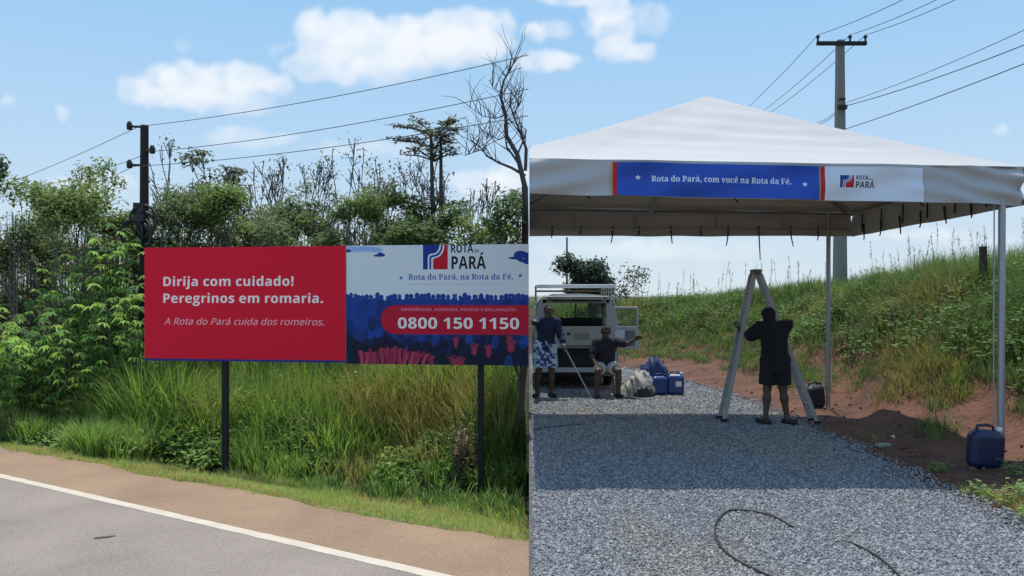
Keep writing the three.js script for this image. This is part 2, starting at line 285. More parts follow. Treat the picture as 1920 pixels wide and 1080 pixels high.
const whitePrint = canvasTexture(1412, 910, (g, w, h) => {
  const r = rng(31); g.fillStyle = '#dfe6ec'; g.fillRect(0, 0, w, h);
  g.fillStyle = '#8fb0e6'; for (let k = 0; k < 60; k++) { g.globalAlpha = .22; g.beginPath(); g.ellipse(30 + r() * 240, 12 + r() * 34, 50 * r() + 12, 12 * r() + 5, 0, 0, 7); g.fill(); } g.globalAlpha = 1;
  g.fillStyle = '#1a3f97'; cloudShape(g, 262, 78, 92, 44); cloudShape(g, 10, 45, 60, 34); g.beginPath(); g.ellipse(1370, 95, 70, 42, .3, 0, 7); g.ellipse(1310, 104, 50, 10, 0, 0, 7); g.ellipse(1400, 130, 40, 20, .2, 0, 7); g.fill();
  logo(g, 605, -6, 192);
  g.fillStyle = '#27489c'; star(g, 433, 250, 17); star(g, 1350, 236, 17); fitText(g, 'Rota do Pará, na Rota da Fé.', 'bold SIZEpx serif', 490, 1300, 264, 58, 0); g.fillStyle = '#a9b6c4'; g.fillRect(480, 298, 780, 3);
  g.fillStyle = '#1b3f95'; g.fillRect(0, 425, w, h);
  for (let x = 4; x < w; x += 24 + r() * 34) { const y = 382 + r() * 22, q = 13 + r() * 6; g.beginPath(); g.ellipse(x, y, q, q * 1.25, 0, 0, 7); g.fill(); g.beginPath(); g.ellipse(x, y + 44, q * 2.1, 32, 0, 0, 7); g.fill(); if (r() > .55) g.fillRect(x + q, y - 16, 8, 60); }
  for (let k = 0; k < 260; k++) { const x = r() * w, y = 440 + r() * 470, d = (y - 440) / 470; g.fillStyle = ['#16307a', '#1b429a', '#12265e', '#0f1a3c', '#1d3f8a'][Math.floor(r() * 5)]; g.globalAlpha = .45; g.beginPath(); g.ellipse(x, y, 10 + r() * 34, 20 + r() * 50, (r() - .5) * .6, 0, 7); g.fill(); }
  for (let k = 0; k < 260; k++) { const x = r() * w, y = 690 + 220 * Math.sqrt(r()); g.fillStyle = ['#0c1230', '#0d1230', '#14141f', '#101a44'][Math.floor(r() * 4)]; g.globalAlpha = .6; g.beginPath(); g.ellipse(x, y, 20 + r() * 50, 20 + r() * 46, r(), 0, 7); g.fill(); }
  g.globalAlpha = .85; g.strokeStyle = '#c23a5c'; g.lineCap = 'round';
  for (let k = 0; k < 34; k++) { const x = 110 + k * 16.5 + r() * 10; g.lineWidth = 12 + r() * 18; g.strokeStyle = ['#b52a4c', '#c94868', '#9e2345'][k % 3]; g.beginPath(); g.moveTo(x + (r() - .5) * 50, 912); g.quadraticCurveTo(x + 20 * (r() - .5), 840, 370 + (x - 370) * 1.06, 775 + Math.abs(x - 360) * .16 + r() * 34); g.stroke(); }
  for (const [x, y, a, b] of [[860, 740, 26, 50], [1000, 790, 40, 56], [1110, 800, 36, 60], [1280, 760, 50, 64], [850, 875, 70, 46], [900, 885, 40, 40], [1270, 720, 24, 40]]) { g.strokeStyle = '#b23a5a'; for (let q = -2; q < 3; q++) { g.lineWidth = 9; g.beginPath(); g.moveTo(x, y + b * .8); g.quadraticCurveTo(x + q * 4, y, x + q * a * .4, y - b * (.8 - .1 * Math.abs(q))); g.stroke(); } g.fillStyle = '#a8304e'; g.beginPath(); g.ellipse(x, y + b * .3, a * .6, b * .5, .3, 0, 7); g.fill(); }
  for (const [x, y] of [[1160, 730], [1260, 880], [700, 720], [1380, 730], [960, 700]]) { g.fillStyle = '#224fa8'; g.globalAlpha = .6; g.beginPath(); g.ellipse(x, y, 30, 56, .2, 0, 7); g.fill(); }
  g.globalAlpha = 1; g.fillStyle = '#c30f33'; g.beginPath(); g.roundRect(275, 458, 1300, 222, 111); g.fill();
  g.fillStyle = '#e58a9c'; fitText(g, 'EMERGÊNCIAS, GUINCHOS, DÚVIDAS E RECLAMAÇÕES', 'bold SIZEpx sans-serif', 432, 1322, 502, 30);
  g.fillStyle = '#f4efec'; fitText(g, '0800 150 1150', 'bold SIZEpx sans-serif', 404, 1346, 636, 116);
});
const bannerPrint = canvasTexture(2048, 256, (g, w, h) => {
  const k = 400 / 583 * w; g.fillStyle = '#d9e2ee'; g.fillRect(0, 0, w, h); g.fillStyle = '#1a4db4'; g.fillRect(0, 0, k, h);
  for (const x of [0, k - 36]) { g.fillStyle = '#c8a23a'; g.fillRect(x, 0, 36, h); g.fillStyle = '#b5122f'; g.fillRect(x + 7, 0, 29, h); }
  g.fillStyle = '#e9eefa'; fitText(g, 'Rota do Pará, com você na Rota da Fé.', 'bold SIZEpx serif', 262, 1190, 142, 62); star(g, 175, 112, 21); star(g, 1274, 140, 21);
  logo(g, 1500, 66, 92);
});

// ------------------------------------------------------------------ roadside billboard on two posts
const BK = 1.35, boardAt = (x) => -8.21 * BK + .1363 * x;                  // its line on the ground
{
  const turn = Math.atan(.1363) * -1, g = thing('roadside_billboard', 'long red and white billboard on two thin black posts beside the road', 'billboard', [-2.1, 0, boardAt(-2.1)]);
  const inv = (x, y, o = 0) => V(x + 2.1 + o * -.135, y, boardAt(x) - boardAt(-2.1) + o * .99);
  const panel = (name, x0, x1, y0, y1, front, mat, label) => { x0 *= BK; x1 *= BK; y0 = EYE + (y0 - EYE) * BK; y1 = EYE + (y1 - EYE) * BK;
    const b = new B({ uv: true }), n = 24, back = front - .02;
    for (let k = 0; k <= n; k++) { const x = lerp(x0, x1, k / n); for (const y of [y0, y1]) { const bow = .006 * (fbm(x * 2, y * 2, 2) - .5), p = inv(x, y, front + bow); b.v(p.x, p.y, p.z, null, k / n, y === y1 ? 1 : 0); } }
    for (let k = 0; k < n; k++) { const a = k * 2; b.i.push(a, a + 2, a + 1, a + 1, a + 2, a + 3); }
    const o = b.geo(), m = mesh(name, o, mat, g); if (label) m.userData.label = label;
    const e = new B(), q = [[x0, y0], [x1, y0], [x1, y1], [x0, y1]];
    for (let k = 0; k < 4; k++) { const [ax, ay] = q[k], [bx, by] = q[(k + 1) % 4]; e.quad(inv(ax, ay, front - .003), inv(bx, by, front - .003), inv(bx, by, back), inv(ax, ay, back)); }
    e.quad(...q.map(([x, y]) => inv(x, y, back))); e.build('panel_rim', std(.55, .5, .5, .6), m);
    return m;
  };
  panel('red_panel', -4.21, -1.936, 1.15, 2.385, .028, std(1, 1, 1, .85, { map: redPrint }), 'red printed panel with white lettering');
  panel('white_panel', -1.93, -.004, 1.14, 2.388, .018, std(1, 1, 1, .85, { map: whitePrint }), 'white and blue printed panel with a crowd and a phone number');
  for (const x of [-3.31 * BK, -.507 * BK]) { const z = boardAt(x), y0 = leftHeight(x, z) - .3, b = new B(); const p = inv(x, 0, -.06); b.box(p.x, (y0 + 2.45) / 2, p.z, .078, 2.45 - y0, .078, turn); b.build('post', M.blackPaint, g); }
  for (const y of [1.1, 2.38]) { const a = inv(-4.15 * BK, y, -.02), c = inv(-.05, y, -.02); new B().box((a.x + c.x) / 2, y, (a.z + c.z) / 2, 5.55, .05, .03, -turn * -1).build('crossbar', M.blackPaint, g); }
}

// ------------------------------------------------------------------ utility pole and wires of the wood
{
  const d = 15.5, p = at(268, 235, d), y0 = leftHeight(p.x, p.z) - .4, g = thing('utility_pole', 'dark wooden utility pole with coiled cable rising from the roadside wood', 'utility pole', [p.x, y0, p.z]);
  const H = p.y - y0;
  new B({ color: true }).tube([V(0, 0, 0), V(.02, H * .5, 0), V(.03, H, 0)], [.105, .09, .075], 10, [.022, .019, .018]).build('pole_shaft', M.bark, g);
  const arm = (y, s) => { const a = new B().tube([V(0, y, .05), V(s * .18, y, .08)], .024, 6); const m = a.build('insulator_bracket', M.darkWood, g); new B().tube([V(s * .22, y - .06, .08), V(s * .22, y + .03, .08), V(s * .22, y + .1, .08)], [.05, .06, .03], 8).build('insulator', M.black, m); };
  arm(H - .04, -1); arm(H - .5, 1); arm(H - .78, -1);
  const r = rng(5); for (let k = 0; k < 7; k++) { const pts = [], cy = H - 1.75 - r() * .55, cx = (r() - .5) * .3, ra = .12 + r() * .16; for (let a = 0; a <= 14; a++) { const t = a / 14 * 6.3; pts.push(V(cx + Math.cos(t) * ra, cy + Math.sin(t) * ra * 1.3, .16 + .05 * Math.sin(t * 2 + k))); } new B().tube(pts, .028, 5).build('cable_coil', M.black, g); }
  new B().box(.0, H - 1.7, .13, .2, .36, .12).build('junction_box', M.black, g);
}
function wire(label, pts, sag, r, group) {                   // pts: supports; hangs between them
  const q = []; for (let s = 0; s < pts.length - 1; s++) for (let k = s ? 1 : 0; k <= 14; k++) { const t = k / 14, p = pts[s].clone().lerp(pts[s + 1], t); p.y -= sag * 4 * t * (1 - t); q.push(p); }
  const m = new B().tube(q, r, 5).build('power_wire', M.wire, scene); return tag(m, label, 'wire', group);
}
{
  const G = 'wires along the roadside wood', w = (n, a, b, c) => wire(n, [a, b, c], .1, .0062, G);
  const end = (px, py, d) => { const p = at(px, py, d); p.x = Math.min(p.x, -.01); return p; };
  w('topmost sagging wire from the top of the dark wooden pole', at(-60, 368, 25.6), at(261, 237, 15.4), end(991, 103, 10.9));
  w('middle wire crossing the sky above the billboard', at(60, 350, 24), at(286, 284, 15.4), end(991, 167, 10.8));
  w('lowest wire running just above the tree tops to the dark pole', at(100, 362, 24), at(251, 312, 15.4), end(991, 217, 10.8));
}

// ------------------------------------------------------------------ trees
const GREENS = [[.074, .108, .033], [.09, .128, .033], [.06, .09, .033], [.10, .137, .04], [.076, .104, .045]];
const shadeOf = (c, r, v = .35) => { const k = 2.15 * (1 - v / 2 + v * r()); return [c[0] * k * (.9 + .25 * r()), c[1] * k, c[2] * k * (.8 + .4 * r())]; };
const randDir = (r) => { const z = r() * 2 - 1, a = r() * 6.2832, s = Math.sqrt(1 - z * z); return V(Math.cos(a) * s, z, Math.sin(a) * s); };
const LIMIT = -.03;
// grows one tree: limbs as tapered tubes, tips where leaves sit. o: h, w (crown width), clear (bare fraction), levels, kids, flat
function skeleton(o, r) {
  const segs = [], tips = [];
  const grow = (p, dir, len, rad, lev) => {
    const pts = [p.clone()], rads = [rad], n = lev === 0 ? 5 : 3; let q = p.clone(), d = dir.clone();
    for (let k = 0; k < n; k++) { d.addScaledVector(randDir(r), lev === 0 ? (o.wob ?? .10) : .22).normalize(); if (lev) d.y += o.up ?? .05; d.normalize(); q = q.clone().addScaledVector(d, len / n); pts.push(q); rads.push(rad * lerp(1, lev === 0 ? .62 : .5, (k + 1) / n)); if (lev === o.levels && k > 0) tips.push({ p: q.clone(), d: d.clone() }); if (lev === 0 && k >= n * o.clear && lev < o.levels && k < n - 1) { const a = r() * 6.28, s = o.spread; grow(q, V(Math.cos(a) * s, .8, Math.sin(a) * s).normalize(), len * (.35 + .2 * r()), rads.at(-1) * .6, 1); } }
    segs.push({ pts, rads, lev });
    if (lev < o.levels) { const kids = o.kids + (r() > .5 ? 1 : 0); for (let k = 0; k < kids; k++) { const a = k / kids * 6.28 + r() * 1.6, s = o.spread * (.6 + .7 * r()), up = V(Math.cos(a) * s, 0, Math.sin(a) * s).addScaledVector(d, 1).normalize(); grow(q, up, len * (o.shrink ?? .62) * (.75 + .5 * r()), rads.at(-1) * .68, lev + 1); } }
    else tips.push({ p: q, d });
  };
  grow(V(0, 0, 0), V(o.leanX ?? 0, 1, 0).normalize(), 1, .035 * (o.thick ?? 1), 0);
  let top = 0, wid = .01; for (const s of segs) for (const p of s.pts) top = Math.max(top, p.y); for (const t of tips) wid += 1.75 * Math.abs(t.p.x) / tips.length;
  const sy = o.h / top, sx = Math.min(o.w / 2 / wid, sy * 1.7);
  for (const s of segs) { for (const p of s.pts) p.set(p.x * sx, p.y * sy, p.z * sx); s.rads = s.rads.map((q) => Math.max(o.minR ?? .007, q * sy)); }
  for (const t of tips) if (!segs.some((s) => s.pts.includes(t.p))) t.p.set(t.p.x * sx, t.p.y * sy, t.p.z * sx);
  return { segs, tips };
}
function tree(name, label, category, px, top, wide, d, o, seed, group) {
  const r = rng(seed), x = (px - CX) / FOC * d, z = -d, y = leftHeight(Math.min(x, -.01), z) - .1, H = EYE + (CY - top) / FOC * d - y;
  const g = thing(name, label, category, [x, y, z], 0, group), c = { levels: 3, kids: 2, spread: .75, clear: .4, h: H, w: wide / FOC * d, leaves: 3600, size: .095, clump: .33, ...o };
  const { segs, tips } = skeleton(c, r), bark = c.bark ?? [.085, .075, .065];
  const ok = (p) => p.x + x < LIMIT;
  const tr = new B({ color: true }), tw = new B({ color: true });
  for (const s of segs) { let n = s.pts.findIndex((p) => !ok(p)); if (n < 0) n = s.pts.length; if (n < 2) continue; const k = .75 + .5 * r(); (s.lev < 2 ? tr : tw).tube(s.pts.slice(0, n), s.rads.slice(0, n), s.lev === 0 ? 8 : s.lev === 1 ? 6 : 4, bark.map((q) => q * k), s.lev < 2); }
  tr.build('trunk', M.bark, g); if (tw.i.length) (tw.build('twigs', M.bark, g).userData.kind = 'stuff');
  if (c.leaves) {
    const cr = new B({ color: true }), pal = c.pal ?? GREENS, tone = pal[Math.floor(r() * pal.length)], flat = c.flat ?? .7;
    const holes = tips.filter(() => r() > (c.gaps ?? .12));
    for (let k = 0; k < c.leaves * (c.minR ? 1.3 : 1.9); k++) {
      const t = holes[Math.floor(r() * holes.length)], e = randDir(r).multiplyScalar(c.clump * Math.pow(r(), .5)); e.y *= flat;
      const p = t.p.clone().add(e); if (p.x + x > LIMIT - c.size) continue;
      const dd = randDir(r); dd.y = dd.y * .5 - .25; dd.normalize(); const sd = V(-dd.z, (r() - .5) * .7, dd.x).normalize(), L = c.size * (.6 + .8 * r());
      cr.leaf(p, dd, sd, L, L * (c.slim ?? .3), shadeOf(r() < .12 ? pal[Math.floor(r() * pal.length)] : tone, r), .15);
    }
    cr.build('crown', M.leaf, g);
  }
  return g;
}
{
  const T = (n, label, px, top, wide, d, o, seed) => tree(n, label, 'tree', px, top, wide, d, o, seed, 'trees of the roadside wood');
  const low = { clear: .25, kids: 2, levels: 4, shrink: .66, spread: .8, gaps: .3 };
  T('wood_tree', 'dark leafed tree cut by the left edge, its crown high', -8, 298, 110, 17, { clear: .7, leaves: 1800, size: .11, pal: [[.04, .06, .035]] }, 11);
  T('wood_tree', 'rounded tree crown just right of the tall dark one at the left edge', 78, 352, 110, 19, { ...low, clear: .6, leaves: 2600 }, 12);
  T('wood_tree', 'low green tree at the left edge, under the high dark crown', 18, 402, 110, 17.5, { ...low, leaves: 2600 }, 13);
  T('wood_tree', 'bright green spreading tree left of the dark wooden pole', 168, 335, 170, 16.5, { ...low, leaves: 4200, size: .10 }, 14);
  T('wood_tree', 'slim leafy tree touching the left side of the dark wooden pole', 236, 312, 100, 18, { ...low, leaves: 3200 }, 15);
  T('wood_tree', 'leafy tree touching the right side of the dark wooden pole', 318, 352, 100, 18, { ...low, leaves: 2800 }, 16);
  T('wood_tree', 'dense green tree above the left part of the red billboard panel', 392, 345, 130, 17.5, { ...low, leaves: 4200 }, 17);
  T('wood_tree', 'dense green tree above the middle of the red billboard panel', 468, 358, 130, 17, { ...low, leaves: 4200 }, 18);
  T('wood_tree', 'small dull green tree above the right part of the red billboard panel', 545, 378, 110, 19, { ...low, leaves: 3000, pal: [[.07, .095, .04]] }, 19);
  T('wood_tree', 'low tree above the joint of the two billboard panels', 640, 402, 130, 16.5, { ...low, leaves: 3800 }, 20);
  T('wood_tree', 'tall full green tree behind the white billboard panel, left of its emblem', 705, 352, 150, 17.5, { ...low, leaves: 4600 }, 21);
  T('wood_tree', 'broad green tree above the billboard emblem', 785, 385, 130, 17, { ...low, leaves: 4200 }, 22);
  T('wood_tree', 'small bright tree in the gap above the billboard lettering', 905, 378, 110, 15.5, { ...low, leaves: 3200 }, 23);
  T('wood_tree', 'rightmost leafy tree of the wood, beside the big bare tree', 966, 345, 120, 12.6, { ...low, leaves: 2600 }, 24);
  T('wood_tree', 'pale distant tree left of the broad crown, far behind', 110, 388, 130, 25, { ...low, leaves: 2600, pal: [[.075, .10, .06]] }, 25);
  T('wood_tree', 'distant grey green tree behind the red panel trees', 575, 345, 120, 25, { ...low, clear: .5, leaves: 1500, pal: [[.08, .10, .06]] }, 26);
  T('wood_tree', 'distant sparse tree behind the emblem trees', 745, 325, 130, 24, { ...low, clear: .5, leaves: 1500, pal: [[.08, .10, .06]] }, 27);
  const bare = { minR: .0105, levels: 5, kids: 2, shrink: .66, spread: .62, clear: .35, leaves: 500, size: .09, clump: .3, bark: [.10, .095, .09], thick: .8, pal: [[.055, .065, .04]] };
  T('bare_tree', 'bare grey tree with upright twigs just right of the dark pole', 322, 258, 120, 20, { ...bare }, 31);
  T('umbrella_tree', 'flat topped brown leafed tree above the red billboard panel', 425, 284, 130, 20, { ...bare, levels: 3, leaves: 900, clump: .3, flat: .22, size: .12, pal: [[.07, .06, .045], [.06, .07, .04]] }, 32);
  T('bare_tree', 'fan shaped nearly leafless tree above the joint of the billboard panels', 612, 248, 170, 19, { ...bare, spread: .75, leaves: 420 }, 33);
  T('bare_tree', 'small bare tree between the flat topped tree and the fan shaped one', 505, 300, 90, 21, { ...bare, leaves: 250 }, 34);
  T('bare_tree', 'slender bare tree with a leafy tuft, right of the fan shaped tree', 695, 272, 70, 20, { ...bare, levels: 3, leaves: 420 }, 35);
  T('bare_tree', 'wide bare tree behind the dense trees over the red panel', 455, 296, 130, 23, { ...bare, leaves: 500 }, 37);
  T('bare_tree', 'twiggy brownish tree left of the tiered tree', 762, 285, 130, 21, { ...bare, leaves: 700, pal: [[.07, .06, .04]] }, 38);
  T('bare_tree', 'low twiggy tree over the right end of the red panel', 560, 305, 110, 22, { ...bare, leaves: 400 }, 39);
  T('bare_tree', 'thin twiggy tree between the tiered tree and the dead tree', 872, 330, 90, 22, { ...bare, leaves: 300 }, 40);
  T('bare_tree', 'thin bare tree left of the dark wooden pole', 205, 318, 80, 22, { ...bare, leaves: 300 }, 36);
  // layered tree: straight trunk with flat tiers of brownish leaves
  {
    const r = rng(41), d = 18, x = (815 - CX) / FOC * d, y = leftHeight(x, -d) - .1, H = EYE + (CY - 240) / FOC * d - y, g = thing('tiered_tree', 'tall tree with flat tiers of brownish leaves above the billboard emblem', 'tree', [x, y, -d], 0, 'trees of the roadside wood');
    const tr = new B({ color: true }), tw = new B({ color: true }), cr = new B({ color: true });
    for (const o of [-.06, .1]) tr.tube([V(o, 0, 0), V(o + .05, H * .5, 0), V(o * 1.4, H * .98, 0)], [.09, .07, .03], 7, [.06, .055, .05]);
    for (const [t, w, n] of [[.99, .85, 9], [.945, .95, 9], [.90, .6, 6], [.72, 1.1, 7], [.66, .7, 4]]) for (let k = 0; k < n; k++) {
      const a = k / n * 6.28 + r(), L = w * (.6 + .6 * r()), e = V(Math.cos(a) * L - .12 * w, H * t + .06 + .07 * r(), Math.sin(a) * L); tw.tube([V(0, H * t - .12, 0), e.clone().multiply(V(.5, 1, .5)).add(V(0, -.05, 0)), e], [.022, .015, .008], 4, [.07, .06, .055], false);
      for (let q = 0; q < 46; q++) { const u = .35 + .65 * r(), p = V(e.x * u + (r() - .5) * .3, e.y + (r() - .5) * .06, e.z * u + (r() - .5) * .3), dd = randDir(r); dd.y *= .3; dd.normalize(); cr.leaf(p, dd, V(-dd.z, .1, dd.x), .13, .035, shadeOf([[.075, .07, .05], [.06, .075, .04]][q % 2], r)); }
    }
    tr.build('trunk', M.bark, g); (tw.build('twigs', M.bark, g).userData.kind = 'stuff'); cr.build('crown', M.leaf, g);
  }
  // the big dead tree at the seam: hand-laid limbs
  {
    const d = 13.5, base = at(1000, 520, d), r = rng(43), g = thing('dead_tree', 'big leafless dead tree with crooked limbs right of the tiered tree', 'tree', [-.3, leftHeight(-.3, -d) - .1, -d], 0, 'trees of the roadside wood');
    const L = (pts) => pts.map(([px, py, dz = 0]) => { const p = at(px, py, d); return V(Math.min(p.x, -.04) + .3, p.y - g.position.y, dz); });
    const tr = new B({ color: true }), tw = new B({ color: true }), c = [.05, .045, .045];
    const limb = (b, pts, r0, r1, twig = 0) => { r0 *= .62; r1 *= .7;
      const q = L(pts), n = q.length; b.tube(q, q.map((_, k) => lerp(r0, r1, k / (n - 1))), 7, c);
      for (let k = 0; k < twig; k++) { const t = .3 + .7 * r(), f = t * (n - 1), i = Math.min(n - 2, Math.floor(f)), p = q[i].clone().lerp(q[i + 1], f - i), w = [p.clone()], dd = V((r() - .5) * 1.4, .5 + r() * .5, (r() - .5)).normalize(); for (let s = 0; s < 4; s++) { dd.addScaledVector(randDir(r), .35).normalize(); const z = w.at(-1).clone().addScaledVector(dd, .12 + .1 * r()); if (z.x - .3 > LIMIT) break; w.push(z); } if (w.length > 2) tw.tube(w, w.map((_, s) => .0075 - .0014 * s), 4, c, false); }
    };
    const trunk = [V(.12, 0, 0), V(.14, 1.5, 0), ...L([[985, 430], [984, 350]])]; tr.tube(trunk, [.07, .065, .06, .055], 8, c);
    limb(tr, [[984, 350], [970, 290], [950, 255], [948, 215], [938, 180], [945, 150], [958, 130]], .075, .014, 26);
    limb(tr, [[984, 350], [975, 310], [950, 275], [946, 240, .3]], .05, .012, 8);
    limb(tr, [[985, 330], [960, 315], [935, 305], [912, 292], [905, 280], [880, 262]], .045, .01, 14);
    limb(tr, [[985, 320], [987, 280], [976, 250], [962, 215], [955, 190]], .05, .012, 12);
    limb(tr, [[948, 215], [930, 222], [905, 218], [880, 200]], .02, .006, 10);
    limb(tr, [[941, 175], [925, 165], [917, 150]], .015, .005, 5);
    limb(tr, [[984, 300], [985, 270], [986, 240]], .02, .008, 4);
    limb(tr, [[970, 290], [982, 262], [990, 245]], .03, .01, 9);
    limb(tr, [[958, 130], [962, 118], [968, 108]], .012, .004, 8); limb(tr, [[905, 280], [890, 285], [872, 292]], .016, .004, 10); limb(tr, [[950, 255], [936, 262], [920, 256], [908, 262]], .018, .005, 10); limb(tr, [[962, 215], [975, 195], [980, 165]], .02, .005, 10);
    tr.build('trunk', M.bark, g); (tw.build('twigs', M.bark, g).userData.kind = 'stuff');
  }
}
// broad-leaved shrubs in front of the wood: whorls of drooping leaflets
function broadShrub(label, px, top, wide, d, seed, dens = 1, pal = [[.07, .115, .025], [.095, .145, .03], [.045, .08, .022], [.03, .055, .018]]) {
  const r = rng(seed), x = (px - CX) / FOC * d, z = -d, y = leftHeight(x, z) - .05, H = EYE + (CY - top) / FOC * d - y, W = wide / FOC * d, g = thing('broadleaf_shrub', label, 'shrub', [x, y, z], 0, 'broad leaved shrubs before the wood');
  const st = new B({ color: true }), cr = new B({ color: true });
  const n = Math.round(11 * dens);
  for (let k = 0; k < n; k++) {
    const a = k / n * 6.28 + r(), rad = W * .5 * Math.sqrt(r()), tip = V(Math.cos(a) * rad, H * (1 - .5 * (rad / (W * .5)) ** 2 * r() - .12 * r()), Math.sin(a) * rad * .8), mid = V(tip.x * .35, tip.y * .5, tip.z * .35);
    if (tip.x + x > -.4) continue;
    st.tube([V(tip.x * .1, 0, tip.z * .1), mid, tip], [.022, .016, .008], 5, [.09, .10, .05]);
    const whorls = Math.round(11 * dens);
    for (let w = 0; w < whorls; w++) {
      const t = 1 - w / whorls * .62, p = t > .5 ? mid.clone().lerp(tip, (t - .5) * 2) : V(tip.x * .1, 0, tip.z * .1).lerp(mid, t * 2), b = r() * 6.28, reach = .14 + .3 * r(), hub = p.clone().add(V(Math.cos(b) * reach, .05 + .12 * r(), Math.sin(b) * reach)), m = 6 + Math.floor(r() * 3), tone = shadeOf(pal[Math.floor(r() * pal.length)], r, .4);
      st.tube([p, hub], .004, 3, [.10, .11, .05], false);
      for (let q = 0; q < m; q++) { const f = q / m * 6.28 + r() * .4, dd = V(Math.cos(f), -.15 - .5 * r(), Math.sin(f)).normalize(), L = .08 + .10 * r(); cr.leaf(hub, dd, V(-dd.z, 0, dd.x).normalize(), L, L * .16, shadeOf(tone, r, .2), .28); }
    }
  }
  st.build('stems', M.bark, g); cr.build('foliage', M.leaf, g); return g;
}
broadShrub('tall bright broad leaved shrub reaching up to the dark pole', 205, 420, 110, 14.8, 51, 1.5);
broadShrub('bright broad leaved shrub in front of the grey stems at left', 135, 468, 150, 15, 52, 1.6);
broadShrub('drooping broad leaved shrub right beside the left edge of the billboard', 222, 535, 130, 14.2, 53, 1.3);
broadShrub('low bright shrub near the left edge of the picture', 55, 592, 120, 14, 54, 1.2);
broadShrub('mid height shrub left of the drooping one by the billboard', 130, 585, 130, 14, 55, 1.3);
broadShrub('half hidden shrub behind the top left corner of the billboard', 320, 440, 120, 14.5, 56, 1.2);
broadShrub('pale shrub at the far left behind the roadside grass', -20, 560, 120, 13, 57, 1.1);

// grey thicket of thin stems and small leaves closing the wood behind
{
  const r = rng(61), st = new B({ color: true }), lf = new B({ color: true });
  for (let k = 0; k < 620; k++) {
    const d = 16 + 15 * r(), px = -120 + r() * 1100, x = (px - CX) / FOC * d; if (x > -.5) continue;
    const y = leftHeight(x, -d), topPx = 395 + 70 * r() + (px > 820 && px < 890 ? 60 : 0), H = EYE + (CY - topPx) / FOC * d - y, k2 = .7 + .6 * r(), c = [.15 * k2, .135 * k2, .125 * k2], lx = (r() - .5) * .5;
    st.tube([V(x, y, -d), V(x + lx * .4, y + H * .5, -d), V(x + lx, y + H, -d)], [.03, .02, .008], 4, c, false);
    for (let q = 0; q < 5; q++) { const t = .3 + .65 * r(), p = V(x + lx * t, y + H * t, -d); st.tube([p, p.clone().add(V((r() - .5) * .8, .3 + .3 * r(), (r() - .5) * .6))], [.011, .005], 3, c, false); }
    const n = 46, tone = GREENS[k % 5].map((q, i) => q * [1, .85, 1.25][i]);
    for (let q = 0; q < n; q++) { const t = .12 + .88 * r(), dd = randDir(r), p = V(x + lx * t + (r() - .5) * .9, y + H * t + (r() - .5) * .3, -d + (r() - .5) * .8); if (p.x > LIMIT - .15) continue; dd.y = dd.y * .5 - .2; dd.normalize(); const L = .09 + .09 * r(); lf.leaf(p, dd, V(-dd.z, .2, dd.x).normalize(), L, L * .28, shadeOf(tone, r, .5), .1); }
  }
  tag(st.build('thicket_stems', M.bark, scene), 'grey thicket of thin stems deep in the roadside wood', 'thicket', null, 'stuff');
  tag(lf.build('thicket_leaves', M.leaf, scene), 'small leaves of the undergrowth deep in the wood', 'undergrowth', null, 'stuff');
}
